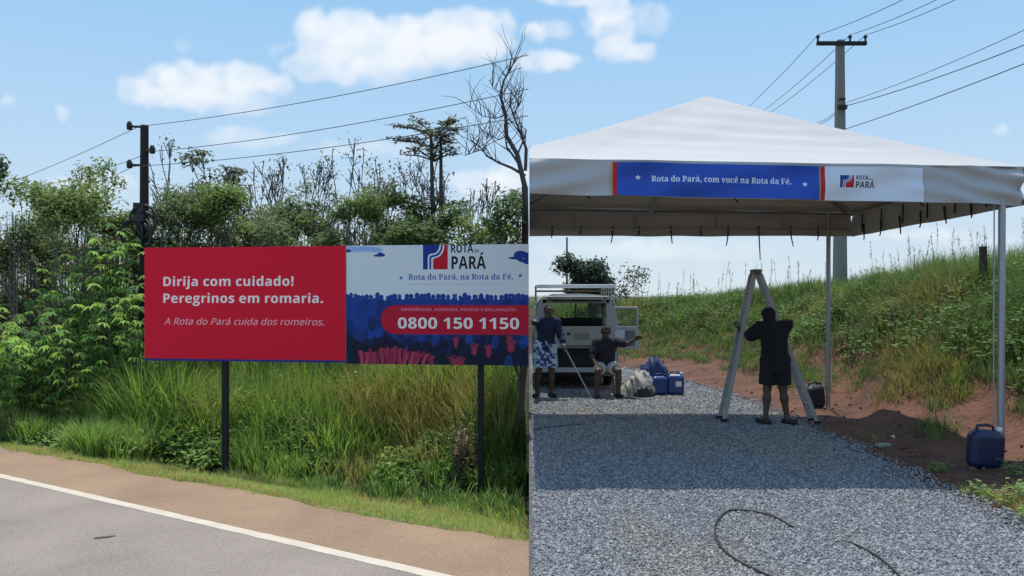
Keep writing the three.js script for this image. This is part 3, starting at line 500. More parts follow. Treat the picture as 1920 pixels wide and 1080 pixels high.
// tall roadside grass: clumps of arching blades, a weedy layer of broad leaves, mown verge
{
  const r = rng(71), tall = new B({ color: true }), weeds = new B({ color: true }), verge = new B({ color: true });
  let n = 0;
  for (let tries = 0; tries < 9000 && n < 3600; tries++) {
    const x = -10.5 + 10.45 * r(), t = (x < -5.9 ? .7 : 1.9) + 4.4 * Math.pow(r(), 1.5), z = edgeZ(x) - t / .809; if (z < -17.5) continue;
    if (t < (x < -5.9 ? .6 : 2.0) + .7 * noise(x * 1.1, 3)) continue; if (t < 3.4 && fbm(x * 1.9 + 4, z * 1.9, 2) < .37) continue;
    const bz = boardAt(x); if (x > -5.9 && Math.abs(z - bz + .06) < .16) continue; const before = x > -5.9 && z > bz; if (before && r() > .22) continue;
    const y = leftHeight(x, z), behind = x > -5.9 ? Math.max(0, bz - z) : Math.max(0, t - .9) * 1.25, h0 = before ? .22 + .16 * r() : lerp(.5, 1.75, sstep(0, 2.7, behind)) * (.55 + 1.1 * fbm(x * 1.25, z * 1.25, 3));
    const dry = fbm(x * .8 + 9, z * .8, 3) > .66, tone = dry ? [.17, .16, .05] : [[.12, .19, .035], [.065, .115, .028], [.155, .225, .04], [.05, .09, .025], [.11, .175, .035], [.14, .21, .045]][Math.floor(6 * clamp(fbm(x * 1.4, z * 1.4, 2) * 1.9 - .45 + .35 * (r() - .5), 0, .999))];
    const m = before ? 14 : Math.round((20 + r() * 24) * clamp(h0, .45, 1.2));
    for (let k = 0; k < m; k++) { const a = r() * 6.28, ra = .2 * r(), px = x + Math.cos(a) * ra, pz = z + Math.sin(a) * ra, h = h0 * (.55 + .6 * r()), lean = r() < .35 ? .4 + .32 * r() : .08 + .4 * r(); if (px + Math.max(0, Math.cos(a)) * lean * h > LIMIT) continue; tall.blade(px, y - .02, pz, h, .017 + .022 * r(), a, lean, shadeOf(tone, r, .45), 4); }
    n++;
  }
  for (let k = 0; k < 2600; k++) {
    const x = -10.4 + 10.3 * r(), t = (x < -5.9 ? .9 : 2.0) + 4.6 * Math.pow(r(), 1.3), z = edgeZ(x) - t / .809, y = leftHeight(x, z), bz = boardAt(x); if (x > -5.9 && z > bz - .3) continue;
    const behind = x > -5.9 ? bz - z : t - .9, f = fbm(x * 1.25 + .4, z * 1.25, 3); if (fbm(x * 1.6 + 30, z * 1.6, 2) < .46) continue;
    const h = lerp(.45, 1.7, sstep(0, 2.7, behind)) * (.4 + 1.1 * f), tone = [[.10, .165, .033], [.08, .135, .03], [.135, .195, .042], [.115, .18, .038], [.13, .085, .045]][Math.floor(r() * 4.12)], ra = .2 + .16 * r();
    for (let q = 0; q < 54; q++) { const u = Math.sqrt(r()), a = r() * 6.28, p = V(x + Math.cos(a) * ra * u, y + h * (1 - .45 * u * u) * (.55 + .45 * r()), z + Math.sin(a) * ra * u), dd = randDir(r); if (p.x > -.18) continue; dd.y = dd.y * .35; dd.normalize(); const L = .06 + .09 * r(); weeds.leaf(p, dd, V(-dd.z, .1, dd.x), L, L * .32, shadeOf(tone, r, .5), .15); }
  }
  for (let k = 0; k < 80000; k++) {
    const x = -12 * Math.pow(r(), .85), t = -.06 + 3.9 * Math.pow(r(), 1.15), z = edgeZ(x) + (fbm(x * 2.6, 5, 3) - .5) * .22 * (t < .3 ? 1 : 0) - t / .809, patch = fbm(x * 1.6, z * 1.6, 3); if (patch < .36 && r() > .25) continue;
    const tuft = sstep(.55, .75, fbm(x * 3.1, z * 3.1 + 8, 2)), h = (.03 + .05 * r()) + .16 * tuft * r() + .03 * t, dry = patch > .5 ? .25 : .75, tone = r() < dry ? [.24, .22, .07] : [.15, .22, .04], a = r() * 6.28;
    if (x + .1 > LIMIT && Math.cos(a) > 0) continue;
    verge.blade(x, leftHeight(x, z) - .005, z, h, .006 + .006 * r(), a, .3 + .6 * r(), shadeOf(tone, r, .4), 2);
  }
  tag(tall.build('tall_grass', M.grass, scene), 'tall arching green grass growing behind the billboard', 'grass', null, 'stuff');
  tag(weeds.build('roadside_weeds', M.leaf, scene), 'leafy green weeds growing among the tall roadside grass', 'weeds', null, 'stuff');
  tag(verge.build('verge_grass', M.grass, scene), 'short green and straw coloured grass along the tan shoulder', 'grass', null, 'stuff');
}

{ // withered bush by the right post of the billboard
  const r = rng(77), x = -1.04, z = -11.6, y = leftHeight(x, z), g = thing('dry_bush', 'withered brown bush beside the right post of the billboard', 'bush', [x, y, z]), st = new B({ color: true }), lf = new B({ color: true });
  for (let k = 0; k < 26; k++) {
    const a = r() * 6.28, tip = V(Math.cos(a) * .3 * r() + .1, .35 + 1.0 * r(), Math.sin(a) * .28), c = shadeOf([.06, .045, .03], r); st.tube([V(0, 0, 0), tip.clone().multiply(V(.4, .55, .4)), tip], [.009, .007, .003], 4, c, false);
    for (let q = 0; q < 44; q++) { const t = .15 + .85 * r(), p = tip.clone().multiplyScalar(t).add(V((r() - .5) * .16, (r() - .5) * .1, (r() - .5) * .16)), dd = randDir(r); dd.y = dd.y * .6 - .3; dd.normalize(); const L = .04 + .05 * r(); lf.leaf(p, dd, V(-dd.z, .1, dd.x), L, L * .36, shadeOf([[.13, .085, .05], [.16, .11, .075], [.09, .085, .035]][q % 3], r, .4), .1); }
  }
  st.build('stems', M.bark, g); lf.build('dry_leaves', M.leaf, g);
}

// ------------------------------------------------------------------ the party tent
const TENT = { L: -.5, R: 5.4, F: -8.75, K: -13.4, apex: V(2.46, 4.63, -11.08), cut: .004 };
const eaveY = (x) => lerp(3.37, 3.27, clamp((x + .5) / 5.9)), hemY = (x) => lerp(2.985, 2.85, clamp((x + .5) / 5.9));
const fold = (x, y, s = 0) => {       // how far the valance cloth stands out of its plane
  const e = clamp((x - 3.9) / 1.5), l = clamp((1 - x) / 1); return .012 * Math.sin(x * 3.1 + y * 7 + s) + .02 * (fbm(x * 2.2 + s, y * 5, 3) - .5) + .034 * e * Math.sin(y * 34 + x * 5 + 3 * noise(x * 2, 4 + s)) + .05 * l * Math.sin(y * 22 - x * 5 + 1) + .016 * Math.sin(x * 4.3 - y * 14 + 5 * noise(x, 7 + s));
};
{
  const cloth = new THREE.MeshPhysicalMaterial({ color: lin(.45, .455, .46), roughness: .8, side: THREE.DoubleSide, bumpMap: fabricBump, bumpScale: .006, transmission: .0, thickness: 0 });
  const g = thing('party_tent', 'white peaked party tent with a dark shaded underside on the gravel yard', 'tent', [2.5, 0, -11]);
  const loc = (p) => p.sub(V(2.5, 0, -11));
  const roof = new B({ uv: true }), A = TENT.apex;
  const face = (L, R, n1 = 46, n2 = 34) => {
    const base = roof.p.length / 3;
    for (let j = 0; j <= n2; j++) {
      let v = j / n2 * .995, u0 = 0, u1 = 1;
      const xa = lerp(L.x, A.x, v), xb = lerp(R.x, A.x, v);
      if (Math.abs(L.x - R.x) < .01) { if (L.x < 0) v = lerp((TENT.cut - L.x) / (A.x - L.x), .995, j / n2); }
      else { if (xa < TENT.cut) u0 = (TENT.cut - xa) / (xb - xa); if (xb < TENT.cut) u1 = (TENT.cut - xa) / (xb - xa); }
      for (let i = 0; i <= n1; i++) {
        const u = lerp(u0, u1, i / n1), p = L.clone().lerp(R, u).lerp(A, v), edge = Math.min(u, 1 - u) * 2, inner = clamp(edge * 3) * Math.sin(Math.PI * clamp(v));
        p.y -= .09 * inner * (1 - v) + .04 * Math.sin(Math.PI * v);
        p.y += (fbm(p.x * 1.1 + 3, p.z * 2.2, 3) - .5) * .045 * inner + .008 * inner * Math.sin(v * 40 + u * 6);
        loc(p); roof.v(p.x, p.y, p.z, null, u * 5, v * 4);
      }
    }
    for (let j = 0; j < n2; j++) for (let i = 0; i < n1; i++) { const a = base + j * (n1 + 1) + i; roof.i.push(a, a + 1, a + n1 + 1, a + 1, a + n1 + 2, a + n1 + 1); }
  };
  const FL = V(TENT.L, eaveY(TENT.L), TENT.F), FR = V(TENT.R, eaveY(TENT.R), TENT.F), KL = V(TENT.L, eaveY(TENT.L), TENT.K), KR = V(TENT.R, eaveY(TENT.R), TENT.K);
  face(FL, FR); face(FR, KR); face(KR, KL); face(KL, FL);
  roof.build('roof_canopy', cloth, g);
  const lining = std(.46, .43, .395, .9);           // grey-brown inner face of the coated cloth
  { const gl = roof.geo(), p = gl.attributes.position; for (let k = 0; k < p.count; k++) p.setXYZ(k, p.getX(k), p.getY(k) - .014, p.getZ(k)); const m = mesh('roof_lining', gl, lining, g); m.userData.label = 'grey brown inner face of the tent roof'; }
  const strip = (name, n, pos, mat = cloth) => {     // hanging cloth: pos(t, v) with v 0 at the hem
    const b = new B({ uv: true }), m = 12; for (let j = 0; j <= m; j++) for (let i = 0; i <= n; i++) { const p = loc(pos(i / n, j / m)); b.v(p.x, p.y, p.z, null, i / n * 5, j / m * .4); }
    for (let j = 0; j < m; j++) for (let i = 0; i < n; i++) { const a = j * (n + 1) + i; b.i.push(a, a + 1, a + n + 1, a + 1, a + n + 2, a + n + 1); }
    return b.build(name, mat, g);
  };
  strip('front_valance', 150, (t, v) => { const x = lerp(TENT.cut, TENT.R, t); return V(x, lerp(hemY(x) + .012 * (noise(x * 3, 2) - .5), eaveY(x), v), TENT.F + .012 + fold(x, v * .4)); });
  strip('side_valance', 90, (t, v) => { const z = lerp(TENT.F, TENT.K, t); return V(TENT.R + .004 + fold(t * 4, v * .4, 5) * .6, lerp(2.85 + .012 * (noise(z * 3, 5) - .5), 3.27, v), z); });
  strip('back_valance', 100, (t, v) => { const x = lerp(TENT.cut, TENT.R, t); return V(x, lerp(2.86 + .015 * (noise(x * 2, 9) - .5), eaveY(x), v), TENT.K - .01 + fold(x * .7 + 1, v * .4, 8) * .6); });
  strip('side_valance', 60, (t, v) => { const z = lerp(TENT.F, TENT.K, t), up = lerp(eaveY(0), 3.66, Math.min(1, Math.min(t, 1 - t) * 5)); return V(TENT.cut, lerp(2.96, up - .03, v), z); });
  strip('valance_lining', 60, (t, v) => { const x = lerp(TENT.cut, TENT.R - .02, t); return V(x, lerp(2.87 + .015 * (noise(x * 2, 9) - .5), eaveY(x) - .02, v), TENT.K + .006 + fold(x * .7 + 1, v * .4, 8) * .6); }, lining);
  strip('valance_lining', 60, (t, v) => { const z = lerp(TENT.F - .02, TENT.K + .02, t); return V(TENT.R - .012 + fold(t * 4, v * .4, 5) * .6, lerp(2.86 + .012 * (noise(z * 3, 5) - .5), 3.25, v), z); }, lining);
  // frame
  const pole = (name, pts, r) => new B().tube(pts.map(loc), r, 10).build(name, M.metal, g);
  const ry = rightHeight(4.98, -13.25), fy = rightHeight(5.17, -8.72);
  pole('leg_pole', [V(5.14, fy - .05, -8.72), V(5.205, 3.24, -8.8)], .038);
  pole('leg_pole', [V(4.95, ry - .05, -13.25), V(4.96, 3.24, -13.25)], .036);
  pole('leg_brace', [V(5.05, fy + .35, -8.7), V(5.13, 3.2, -8.82)], .007);
  const ey = 3.2; pole('eave_beam', [V(.02, ey + .08, -8.82), V(5.3, ey, -8.82)], .028); pole('eave_beam', [V(5.3, ey, -8.82), V(5.3, ey, -13.3)], .028); pole('eave_beam', [V(.02, ey + .06, -13.3), V(5.3, ey, -13.3)], .028);
  for (const [a, b] of [[V(5.28, ey, -8.85), V(2.5, 4.5, -11.08)], [V(5.28, ey, -13.28), V(2.5, 4.5, -11.08)], [V(.03, 3.36, -13.0), V(2.4, 4.5, -11.08)], [V(2.0, ey + .02, -13.28), V(2.4, 4.5, -11.1)], [V(2.35, ey, -8.85), V(2.46, 4.5, -11.05)]]) pole('rafter', [a, b], .026);
  pole('eave_beam', [V(.02, 2.97, -13.22), V(5.3, 2.95, -13.22)], .012);
  for (const x of [.75, 1.75, 3.1, 4.2]) pole('eave_strut', [V(x, 2.97, -13.24), V(x, 3.2, -13.28)], .014);
  const r = rng(81);
  const tie = (x, y, z, len, sw) => { const pts = [loc(V(x, y + .12, z)), loc(V(x + sw * .3, y - len * .3, z + .02)), loc(V(x + sw * .7, y - len * .75, z + .03)), loc(V(x + sw, y - len, z + .02))]; new B().tube(pts, [.014, .012, .010, .008], 5).build('tie_strap', M.black, g); };
  for (let k = 0; k < 10; k++) tie(.36 + k * .5 + (r() - .5) * .08, 2.9, -13.36, .02 + .16 * r() + (k > 5 && k < 9 ? .2 * r() + .12 : 0), (r() - .5) * .12);
  for (let k = 0; k < 7; k++) tie(5.36, 2.9, -9.1 - k * .62, .05 + .1 * r(), (r() - .5) * .06);
  for (const x of [.62, 2.25, 3.35, 4.3]) tie(x, hemY(x) + .02, -8.85, .05, .06);
  for (let k = 0; k < 6; k++) new B().tube([loc(V(5.33, 3.2, -9.3 - k * .7)), loc(V(5.35, 2.9, -9.3 - k * .7 - .06))], .012, 5).build('tie_strap', M.black, g);
}
// printed banner on the tent's front
{
  const x0 = (1147 - CX) / FOC * 8.73, x1 = (1730 - CX) / FOC * 8.73, b = new B({ uv: true }), n = 120, m = 10;
  for (let j = 0; j <= m; j++) for (let i = 0; i <= n; i++) { const t = i / n, v = j / m, x = lerp(x0, x1, t), hem = hemY(x) + lerp(.03, .005, t) * 0 + .004, top = eaveY(x) - .028 - .01 * t; b.v(x - 2.5, lerp(hem, top, v), TENT.F + 11 + .026 + fold(x, v * .4) + .005 * Math.sin(x * 7 + v * 5), null, t, v); }
  for (let j = 0; j < m; j++) for (let i = 0; i < n; i++) { const a = j * (n + 1) + i; b.i.push(a, a + 1, a + n + 1, a + 1, a + n + 2, a + n + 1); }
  const o = b.build('printed_banner', std(1, 1, 1, .55, { map: bannerPrint }), scene); o.position.set(2.5, 0, -11);
  tag(o, 'blue and white printed banner fixed along the front of the tent', 'banner');
}

// ------------------------------------------------------------------ utility pole on the bank, its wires, small posts
{
  const d = 23, top = at(1575, 76, d), y0 = rightHeight(top.x, top.z) - .4, g = thing('concrete_pole', 'tall concrete utility pole with a crossarm standing on the grassy bank', 'utility pole', [top.x, y0, top.z]), H = top.y - y0;
  const sh = new B().box(0, H / 2, 0, .2, H, .2), p = sh.p; for (let k = 0; k < p.length; k += 3) { const s = lerp(1.62, .95, p[k + 1] / H); p[k] *= s; p[k + 2] *= s; } sh.build('pole_shaft', M.concrete, g);
  new B().box(-.0, H - .12, .12, 1.42, .1, .1).build('crossarm', M.darkWood, g);
  for (const x of [-.68, .24, .68]) new B().tube([V(x, H - .08, .12), V(x, H + .02, .12), V(x, H + .05, .12), V(x, H + .12, .12)], [.03, .03, .06, .04], 8).build('insulator', M.black, g);
  new B().box(0, H - 1.95, .16, .26, .12, .1).build('wire_clamp', M.black, g);
  new B().box(0, H - 1.72, .16, .18, .04, .06).build('wire_clamp', M.black, g);
  const G = 'wires of the concrete pole', ins = (x) => V(top.x + x, top.y + .12, top.z + .12), end = (px, py, q) => at(px, py, q);
  wire('left wire of the crossarm of the concrete pole', [end(1385, 216, 33), ins(-.68), end(1810, -62, 15.5)], .1, .009, G);
  wire('middle wire of the crossarm of the concrete pole', [end(1425, 212, 33), ins(.24), end(1880, -64, 15.5)], .1, .009, G);
  wire('right wire of the crossarm of the concrete pole', [end(1440, 214, 33), ins(.68), end(1920, -64, 15.5)], .1, .009, G);
  const cl = V(top.x, y0 + H - 1.95, top.z + .2);
  wire('lower wire of the concrete pole, upper one of the close pair', [end(1530, 230, 29), cl.clone().add(V(.05, .1, 0)), end(2010, 14, 15)], .1, .008, G);
  wire('lower wire of the concrete pole, lower one of the close pair', [end(1530, 234, 29), cl.clone(), end(2010, 48, 14.5)], .1, .011, G);
  wire('single lowest wire slanting from behind the tent roof to the right edge', [end(1560, 250, 24), end(2010, 84, 14)], .06, .011, G);
}
{
  const d = 14.2, p = at(1843, 462, d), y0 = rightHeight(p.x, p.z) - .2, g = thing('fence_post', 'short weathered wooden post on top of the bank near the right edge', 'post', [p.x, y0, p.z]);
  new B({ color: true }).tube([V(0, 0, 0), V(.01, (p.y - y0) * .6, 0), V(0, p.y - y0, 0)], [.075, .07, .068], 7, [.05, .035, .028]).build('post_shaft', M.bark, g);
  new B().tube([V(-.09, p.y - y0 - .15, .05), V(.09, p.y - y0 - .16, .05)], .008, 4).build('wire_loop', M.wire, g);
  const q = at(1063, 445, 42), yq = 1.2, h = thing('thin_mast', 'thin distant mast rising behind the van', 'mast', [q.x, yq, q.z]);
  new B().tube([V(0, 0, 0), V(0, q.y - yq, 0)], [.07, .05], 6).build('mast_tube', M.wire, h); new B().box(0, q.y - yq - .9, 0, .3, .05, .05).build('mast_arm', M.wire, h);
}
// dark trees on the horizon behind the van
function farTree(label, px, top, wide, d, seed, leaves, pal) {
  const r = rng(seed), x = (px - CX) / FOC * d, y = rightHeight(x, -d) - .1, H = EYE + (CY - top) / FOC * d - y, W = wide / FOC * d, g = thing('far_tree', label, 'tree', [x, y, -d], 0, 'dark trees behind the van');
  const { segs, tips } = skeleton({ h: H, w: W, levels: 3, kids: 2, spread: .8, clear: .2 }, r), tr = new B({ color: true }), cr = new B({ color: true });
  for (const s of segs) tr.tube(s.pts, s.rads, 5, [.05, .045, .04], false); tr.build('trunk', M.bark, g);
  for (let k = 0; k < leaves; k++) { const t = tips[Math.floor(r() * tips.length)], p = t.p.clone().add(randDir(r).multiplyScalar(.38 * Math.sqrt(r()))), dd = randDir(r); if (p.x + x < .05) continue; cr.leaf(p, dd, V(-dd.z, .2, dd.x), .2, .06, shadeOf(pal, r), .1); }
  cr.build('crown', M.leaf, g);
}
farTree('dark leafy tree showing above the left of the van roof rack', 1078, 492, 58, 30, 91, 3200, [.03, .045, .03]);
farTree('dark leafy tree showing above the right of the van roof rack', 1122, 500, 44, 30, 92, 2600, [.03, .045, .03]);
farTree('loose open tree on the skyline right of the van', 1178, 506, 80, 34, 93, 420, [.04, .05, .035]);

// ------------------------------------------------------------------ grass of the bank
{
  const r = rng(101), bank = new B({ color: true }), weeds = new B({ color: true }), seed = new B({ color: true });
  const cover = (x, z) => { const q = bankQ(x, z), d = -z, n = fbm(x * 1.5 + 2, z * 1.5, 3), gully = Math.exp(-Math.pow((x - 5.6 - (d - 14) * .3) / .55, 2)) * sstep(11.5, 13, d) * (1 - sstep(16, 18, d)); return sstep(.45, .62, n + .3 * (q - lerp(2.15, 1.25, sstep(10.5, 13.5, d)))) - gully * .7; };
  let n = 0;
  for (let tries = 0; tries < 90000 && n < 7600; tries++) {
    const d = 6 + 34 * Math.pow(r(), 1.5), x = .3 + r() * (d * .66), z = -d, q = bankQ(x, z); if (q < .15 || q > 9 || x > .66 * d + .5) continue;
    const c = cover(x, z); if (r() > clamp(c)) continue;
    const y = rightHeight(x, z), yel = sstep(.5, .64, fbm(x * .55 + 20, z * .4, 3)) * (1 - sstep(3.2, 5.2, q)) , far = sstep(16, 30, d), h0 = lerp(.22, .62, sstep(1.4, 4.4, q)) * (.7 + .6 * fbm(x * .9, z * .9, 2)) * (1 - .25 * far) * (1 + .5 * sstep(3.6, 4.8, q) * sstep(.45, .7, fbm(x * .8 + 5, z * .8, 2)) * (1 - far));
    const tone = r() < yel * .85 ? [[.17, .155, .04], [.13, .13, .035], [.11, .095, .045]][n % 3] : [[.06, .105, .026], [.085, .13, .028], [.045, .08, .024], [.10, .13, .04]][n % 4];
    const m = Math.round(lerp(22, 12, far)); for (let k = 0; k < m; k++) { const a = r() * 6.28, ra = .2 * r() * (1 + far), h = h0 * (.5 + .7 * r()); bank.blade(x + Math.cos(a) * ra, y - .03, z + Math.sin(a) * ra, h, (.009 + .010 * r()) * (1 + 1.6 * far), a, .15 + .7 * r(), shadeOf(tone, r, .45), 3); }
    n++;
  }
  for (let k = 0; k < 3400; k++) { const d = 9 + 20 * r(), x = r() * d * .66, z = -d, q = bankQ(x, z); if (q < 2.4 || q > 8) continue; const y = rightHeight(x, z), tone = [[.06, .115, .03], [.09, .14, .035], [.055, .09, .03]][k % 3], h = (.2 + .5 * r()) * (.5 + fbm(x * 1.2, z * 1.2, 2)); for (let s = 0; s < 44; s++) { const a = r() * 6.28, u = Math.sqrt(r()), p = V(x + Math.cos(a) * .24 * u, y + h * r() * (1 - .5 * u), z + Math.sin(a) * .24 * u), dd = randDir(r); dd.y *= .4; dd.normalize(); const L = .05 + .07 * r(); weeds.leaf(p, dd, V(-dd.z, .1, dd.x), L, L * .33, shadeOf(tone, r, .4)); } }
  // low tufts by the near corner of the yard and along the red soil
  for (let k = 0; k < 420; k++) {
    const d = 5.8 + 9 * r() * r(), x = 3.95 + 1.6 * r(), z = -d; if (d > 7.6 && (r() > .16 || x < 4.25)) continue; if (d > 7.6 && fbm(x * 2, z * 2, 2) < .5) continue; const q = bankQ(x, z); if (q < .05) continue;
    const y = rightHeight(x, z), tone = [[.10, .17, .035], [.13, .19, .04], [.17, .16, .05]][k % 3]; for (let s = 0; s < 26; s++) { const a = r() * 6.28, ra = .1 * r(); bank.blade(x + Math.cos(a) * ra, y - .02, z + Math.sin(a) * ra, .06 + .13 * r(), .009, a, .3 + .6 * r(), shadeOf(tone, r, .4), 2); }
    if (k % 3 === 0) for (let s = 0; s < 24; s++) { const p = V(x + (r() - .5) * .24, y + .02 + .1 * r(), z + (r() - .5) * .24), dd = randDir(r); dd.y *= .3; dd.normalize(); weeds.leaf(p, dd, V(-dd.z, .1, dd.x), .06, .022, shadeOf([.10, .16, .04], r)); }
  }
  // seed heads standing above the crest
  for (let k = 0; k < 120; k++) {
    const d = 13 + 16 * r(), q0 = 4.2 + 2.6 * r(), x = footX(-d) + q0, z = -d, y = rightHeight(x, z), h = .65 + .65 * r(), lean = (r() - .5) * .3, c = shadeOf([.035, .032, .024], r);
    seed.tube([V(x, y, z), V(x + lean * .4, y + h * .6, z), V(x + lean, y + h, z)], [.005, .004, .003], 3, c, false);
    for (let s = 0; s < 14; s++) { const t = .68 + .34 * r(), p = V(x + lean * t, y + h * t, z), dd = randDir(r); dd.y = Math.abs(dd.y) + .3; dd.normalize(); seed.leaf(p, dd, V(-dd.z, 0, dd.x).normalize(), .06 + .05 * r(), .007, shadeOf([.04, .036, .028], r)); }
  }
  tag(bank.build('bank_grass', M.grass, scene), 'green and yellowed grass covering the earth bank', 'grass', null, 'stuff');
  tag(weeds.build('bank_weeds', M.leaf, scene), 'leafy weeds growing through the grass of the bank', 'weeds', null, 'stuff');
  tag(seed.build('grass_seed_heads', M.grass, scene), 'thin seed heads standing above the crest of the bank', 'grass', null, 'stuff');
  // clods on the bare red soil
  const cg = new THREE.IcosahedronGeometry(1, 1), N = 1500, im = new THREE.InstancedMesh(cg, std(1, 1, 1, .95), N), m4 = new THREE.Matrix4(), qq = new THREE.Quaternion(), e = new THREE.Euler(), col = new THREE.Color(); let c = 0;
  while (c < N) { const d = 6.5 + 13 * r() * r(), x = footX(-d) + 3 * r() * r(), z = -d; if (x < .2) continue; const s = .006 + .024 * Math.pow(r(), 5); e.set(r() * 6, r() * 6, r() * 6); m4.compose(V(x, rightHeight(x, z) + s * .2, z), qq.setFromEuler(e), V(s * (1 + r()), s * .7, s * (1 + r() * .6))); im.setMatrixAt(c, m4); const k = .7 + .6 * r(); col.setRGB(.16 * k, .075 * k, .045 * k); im.setColorAt(c, col); c++; }
  im.name = 'soil_clods'; im.castShadow = im.receiveShadow = true; scene.add(im); tag(im, 'loose red earth clods at the foot of the bank', 'soil', null, 'stuff');
}

// ------------------------------------------------------------------ containers, sacks, ladder, cables
function jerrycan(label, p, turn, mat, s = 1, lab = false, tilt = 0) {
  const g = thing('jerrycan', label, 'jerrycan', p, turn, 'plastic jerrycans'); g.rotation.z = tilt;
  const w = .34 * s, h = .40 * s, d = .2 * s, body = new RoundedBoxGeometry(w, h, d, 5, .075 * s); body.translate(0, h / 2, 0);
  const q = body.attributes.position; for (let k = 0; k < q.count; k++) { const t = q.getY(k) / h; const f = 1 - .05 * Math.pow(Math.abs(t - .5) * 2, 3) - .10 * sstep(.82, 1, t); q.setX(k, q.getX(k) * f); q.setZ(k, q.getZ(k) * f); } body.computeVertexNormals();
  mesh('can_body', body, mat, g);
  new B().tube([V(-.1 * s, h - .02, 0), V(-.09 * s, h + .035 * s, 0), V(0, h + .05 * s, 0), V(.06 * s, h + .035 * s, 0), V(.07 * s, h - .02, 0)], .016 * s, 7).build('handle', mat, g);
  new B().tube([V(.12 * s, h - .02, 0), V(.12 * s, h + .035 * s, 0)], [.032 * s, .03 * s], 10).build('cap', lab || s > 1 ? std(.7, .7, .68, .5) : M.black, g);
  if (lab) { const l = new RoundedBoxGeometry(.11 * s, .10 * s, .004, 1, .001); l.translate(.06 * s, h * .55, d / 2 + .004); mesh('paper_label', l, M.white, g); }
  return g;
}
const onGround = (x, z) => x < 4 ? .012 : rightHeight(x, z);
{
  const p1 = at(1845, 885, 8.55); jerrycan('navy blue jerrycan weighing down the front right tent leg', [p1.x, rightHeight(p1.x, p1.z) - .02, p1.z], -.12, M.navyPlastic, 1.05, false, -.06);
  const p2 = at(1530, 765, 13.1); jerrycan('black jerrycan leaning beside the rear tent leg behind the ladder', [p2.x, rightHeight(p2.x, p2.z) - .03, p2.z], .3, std(.015, .017, .025, .5), .95, false, .12);
  const p3 = at(1236, 740, 15.0); jerrycan('blue jerrycan next to the pale sack, left of the labelled one', [p3.x, .0, p3.z], .1, M.bluePlastic, .9);
  const p4 = at(1266, 740, 15.05); jerrycan('blue jerrycan with a white paper label at the right end of the pile', [p4.x, .0, p4.z], -.15, M.bluePlastic, .98, true);
}
function lump(name, label, cat, p, sx, sy, sz, mat, seed, amp = .25) {
  const ge = new THREE.SphereGeometry(1, 40, 28), q = ge.attributes.position;
  for (let k = 0; k < q.count; k++) { const x = q.getX(k), y = q.getY(k), z = q.getZ(k), n = fbm(x * 2 + seed, y * 2 + z * 1.7, 4), f = 1 + amp * (n - .5) * 2 - .35 * amp * Math.abs(Math.sin(x * 5 + y * 3 + n * 9)) + .06 * Math.sin(x * 9 + z * 7 + n * 14) * (1 - Math.abs(y)); q.setXYZ(k, x * f * sx, Math.max(-.15, y * f) * sy + .15 * sy, z * f * sz); }
  ge.computeVertexNormals(); const m = mesh(name, ge, mat); m.position.set(...p); return tag(m, label, cat);
}
{
  let p = at(1198, 742, 14.9); lump('cloth_sack', 'pale crumpled sack slumped on the gravel in front of the blue jerrycans', 'sack', [p.x, 0, p.z], .36, .42, .26, std(.40, .385, .35, .9), 3, .42);
  p = at(1208, 742, 14.65); lump('dark_bag', 'small black bag lying against the pale sack', 'bag', [p.x, 0, p.z], .20, .20, .12, M.black, 6, .3);
  p = at(1224, 708, 15.35); const b = lump('tarp_bundle', 'dark blue tarpaulin bundle piled behind the jerrycans', 'tarpaulin', [p.x, 0, p.z], .34, .62, .26, std(.02, .045, .14, .7), 9, .3);
  p = at(1178, 748, 14.4); lump('black_cloth', 'flat black cloth on the gravel before the seated person', 'cloth', [p.x, -.0, p.z], .22, .045, .10, M.black, 12, .35);
  p = at(1656, 806, 9.9); const c = new RoundedBoxGeometry(.17, .045, .1, 2, .012), m = mesh('plastic_tray', c, std(.22, .28, .22, .6)); m.position.set(p.x, rightHeight(p.x, p.z) + .025, p.z); m.rotation.y = .2; tag(m, 'small pale green plastic tray on the soil under a bush', 'tray');
  p = at(1455, 762, 12.6); const y = lump('litter', 'small yellow piece of litter on the red soil behind the standing person', 'litter', [p.x, rightHeight(p.x, p.z) - .01, p.z], .04, .05, .03, std(.5, .42, .05, .6), 15, .2);
  p = at(1674, 799, 10.4); lump('litter', 'tiny white scrap on the red soil right of the green tray', 'litter', [p.x, rightHeight(p.x, p.z), p.z], .025, .03, .02, M.white, 18, .3);
}
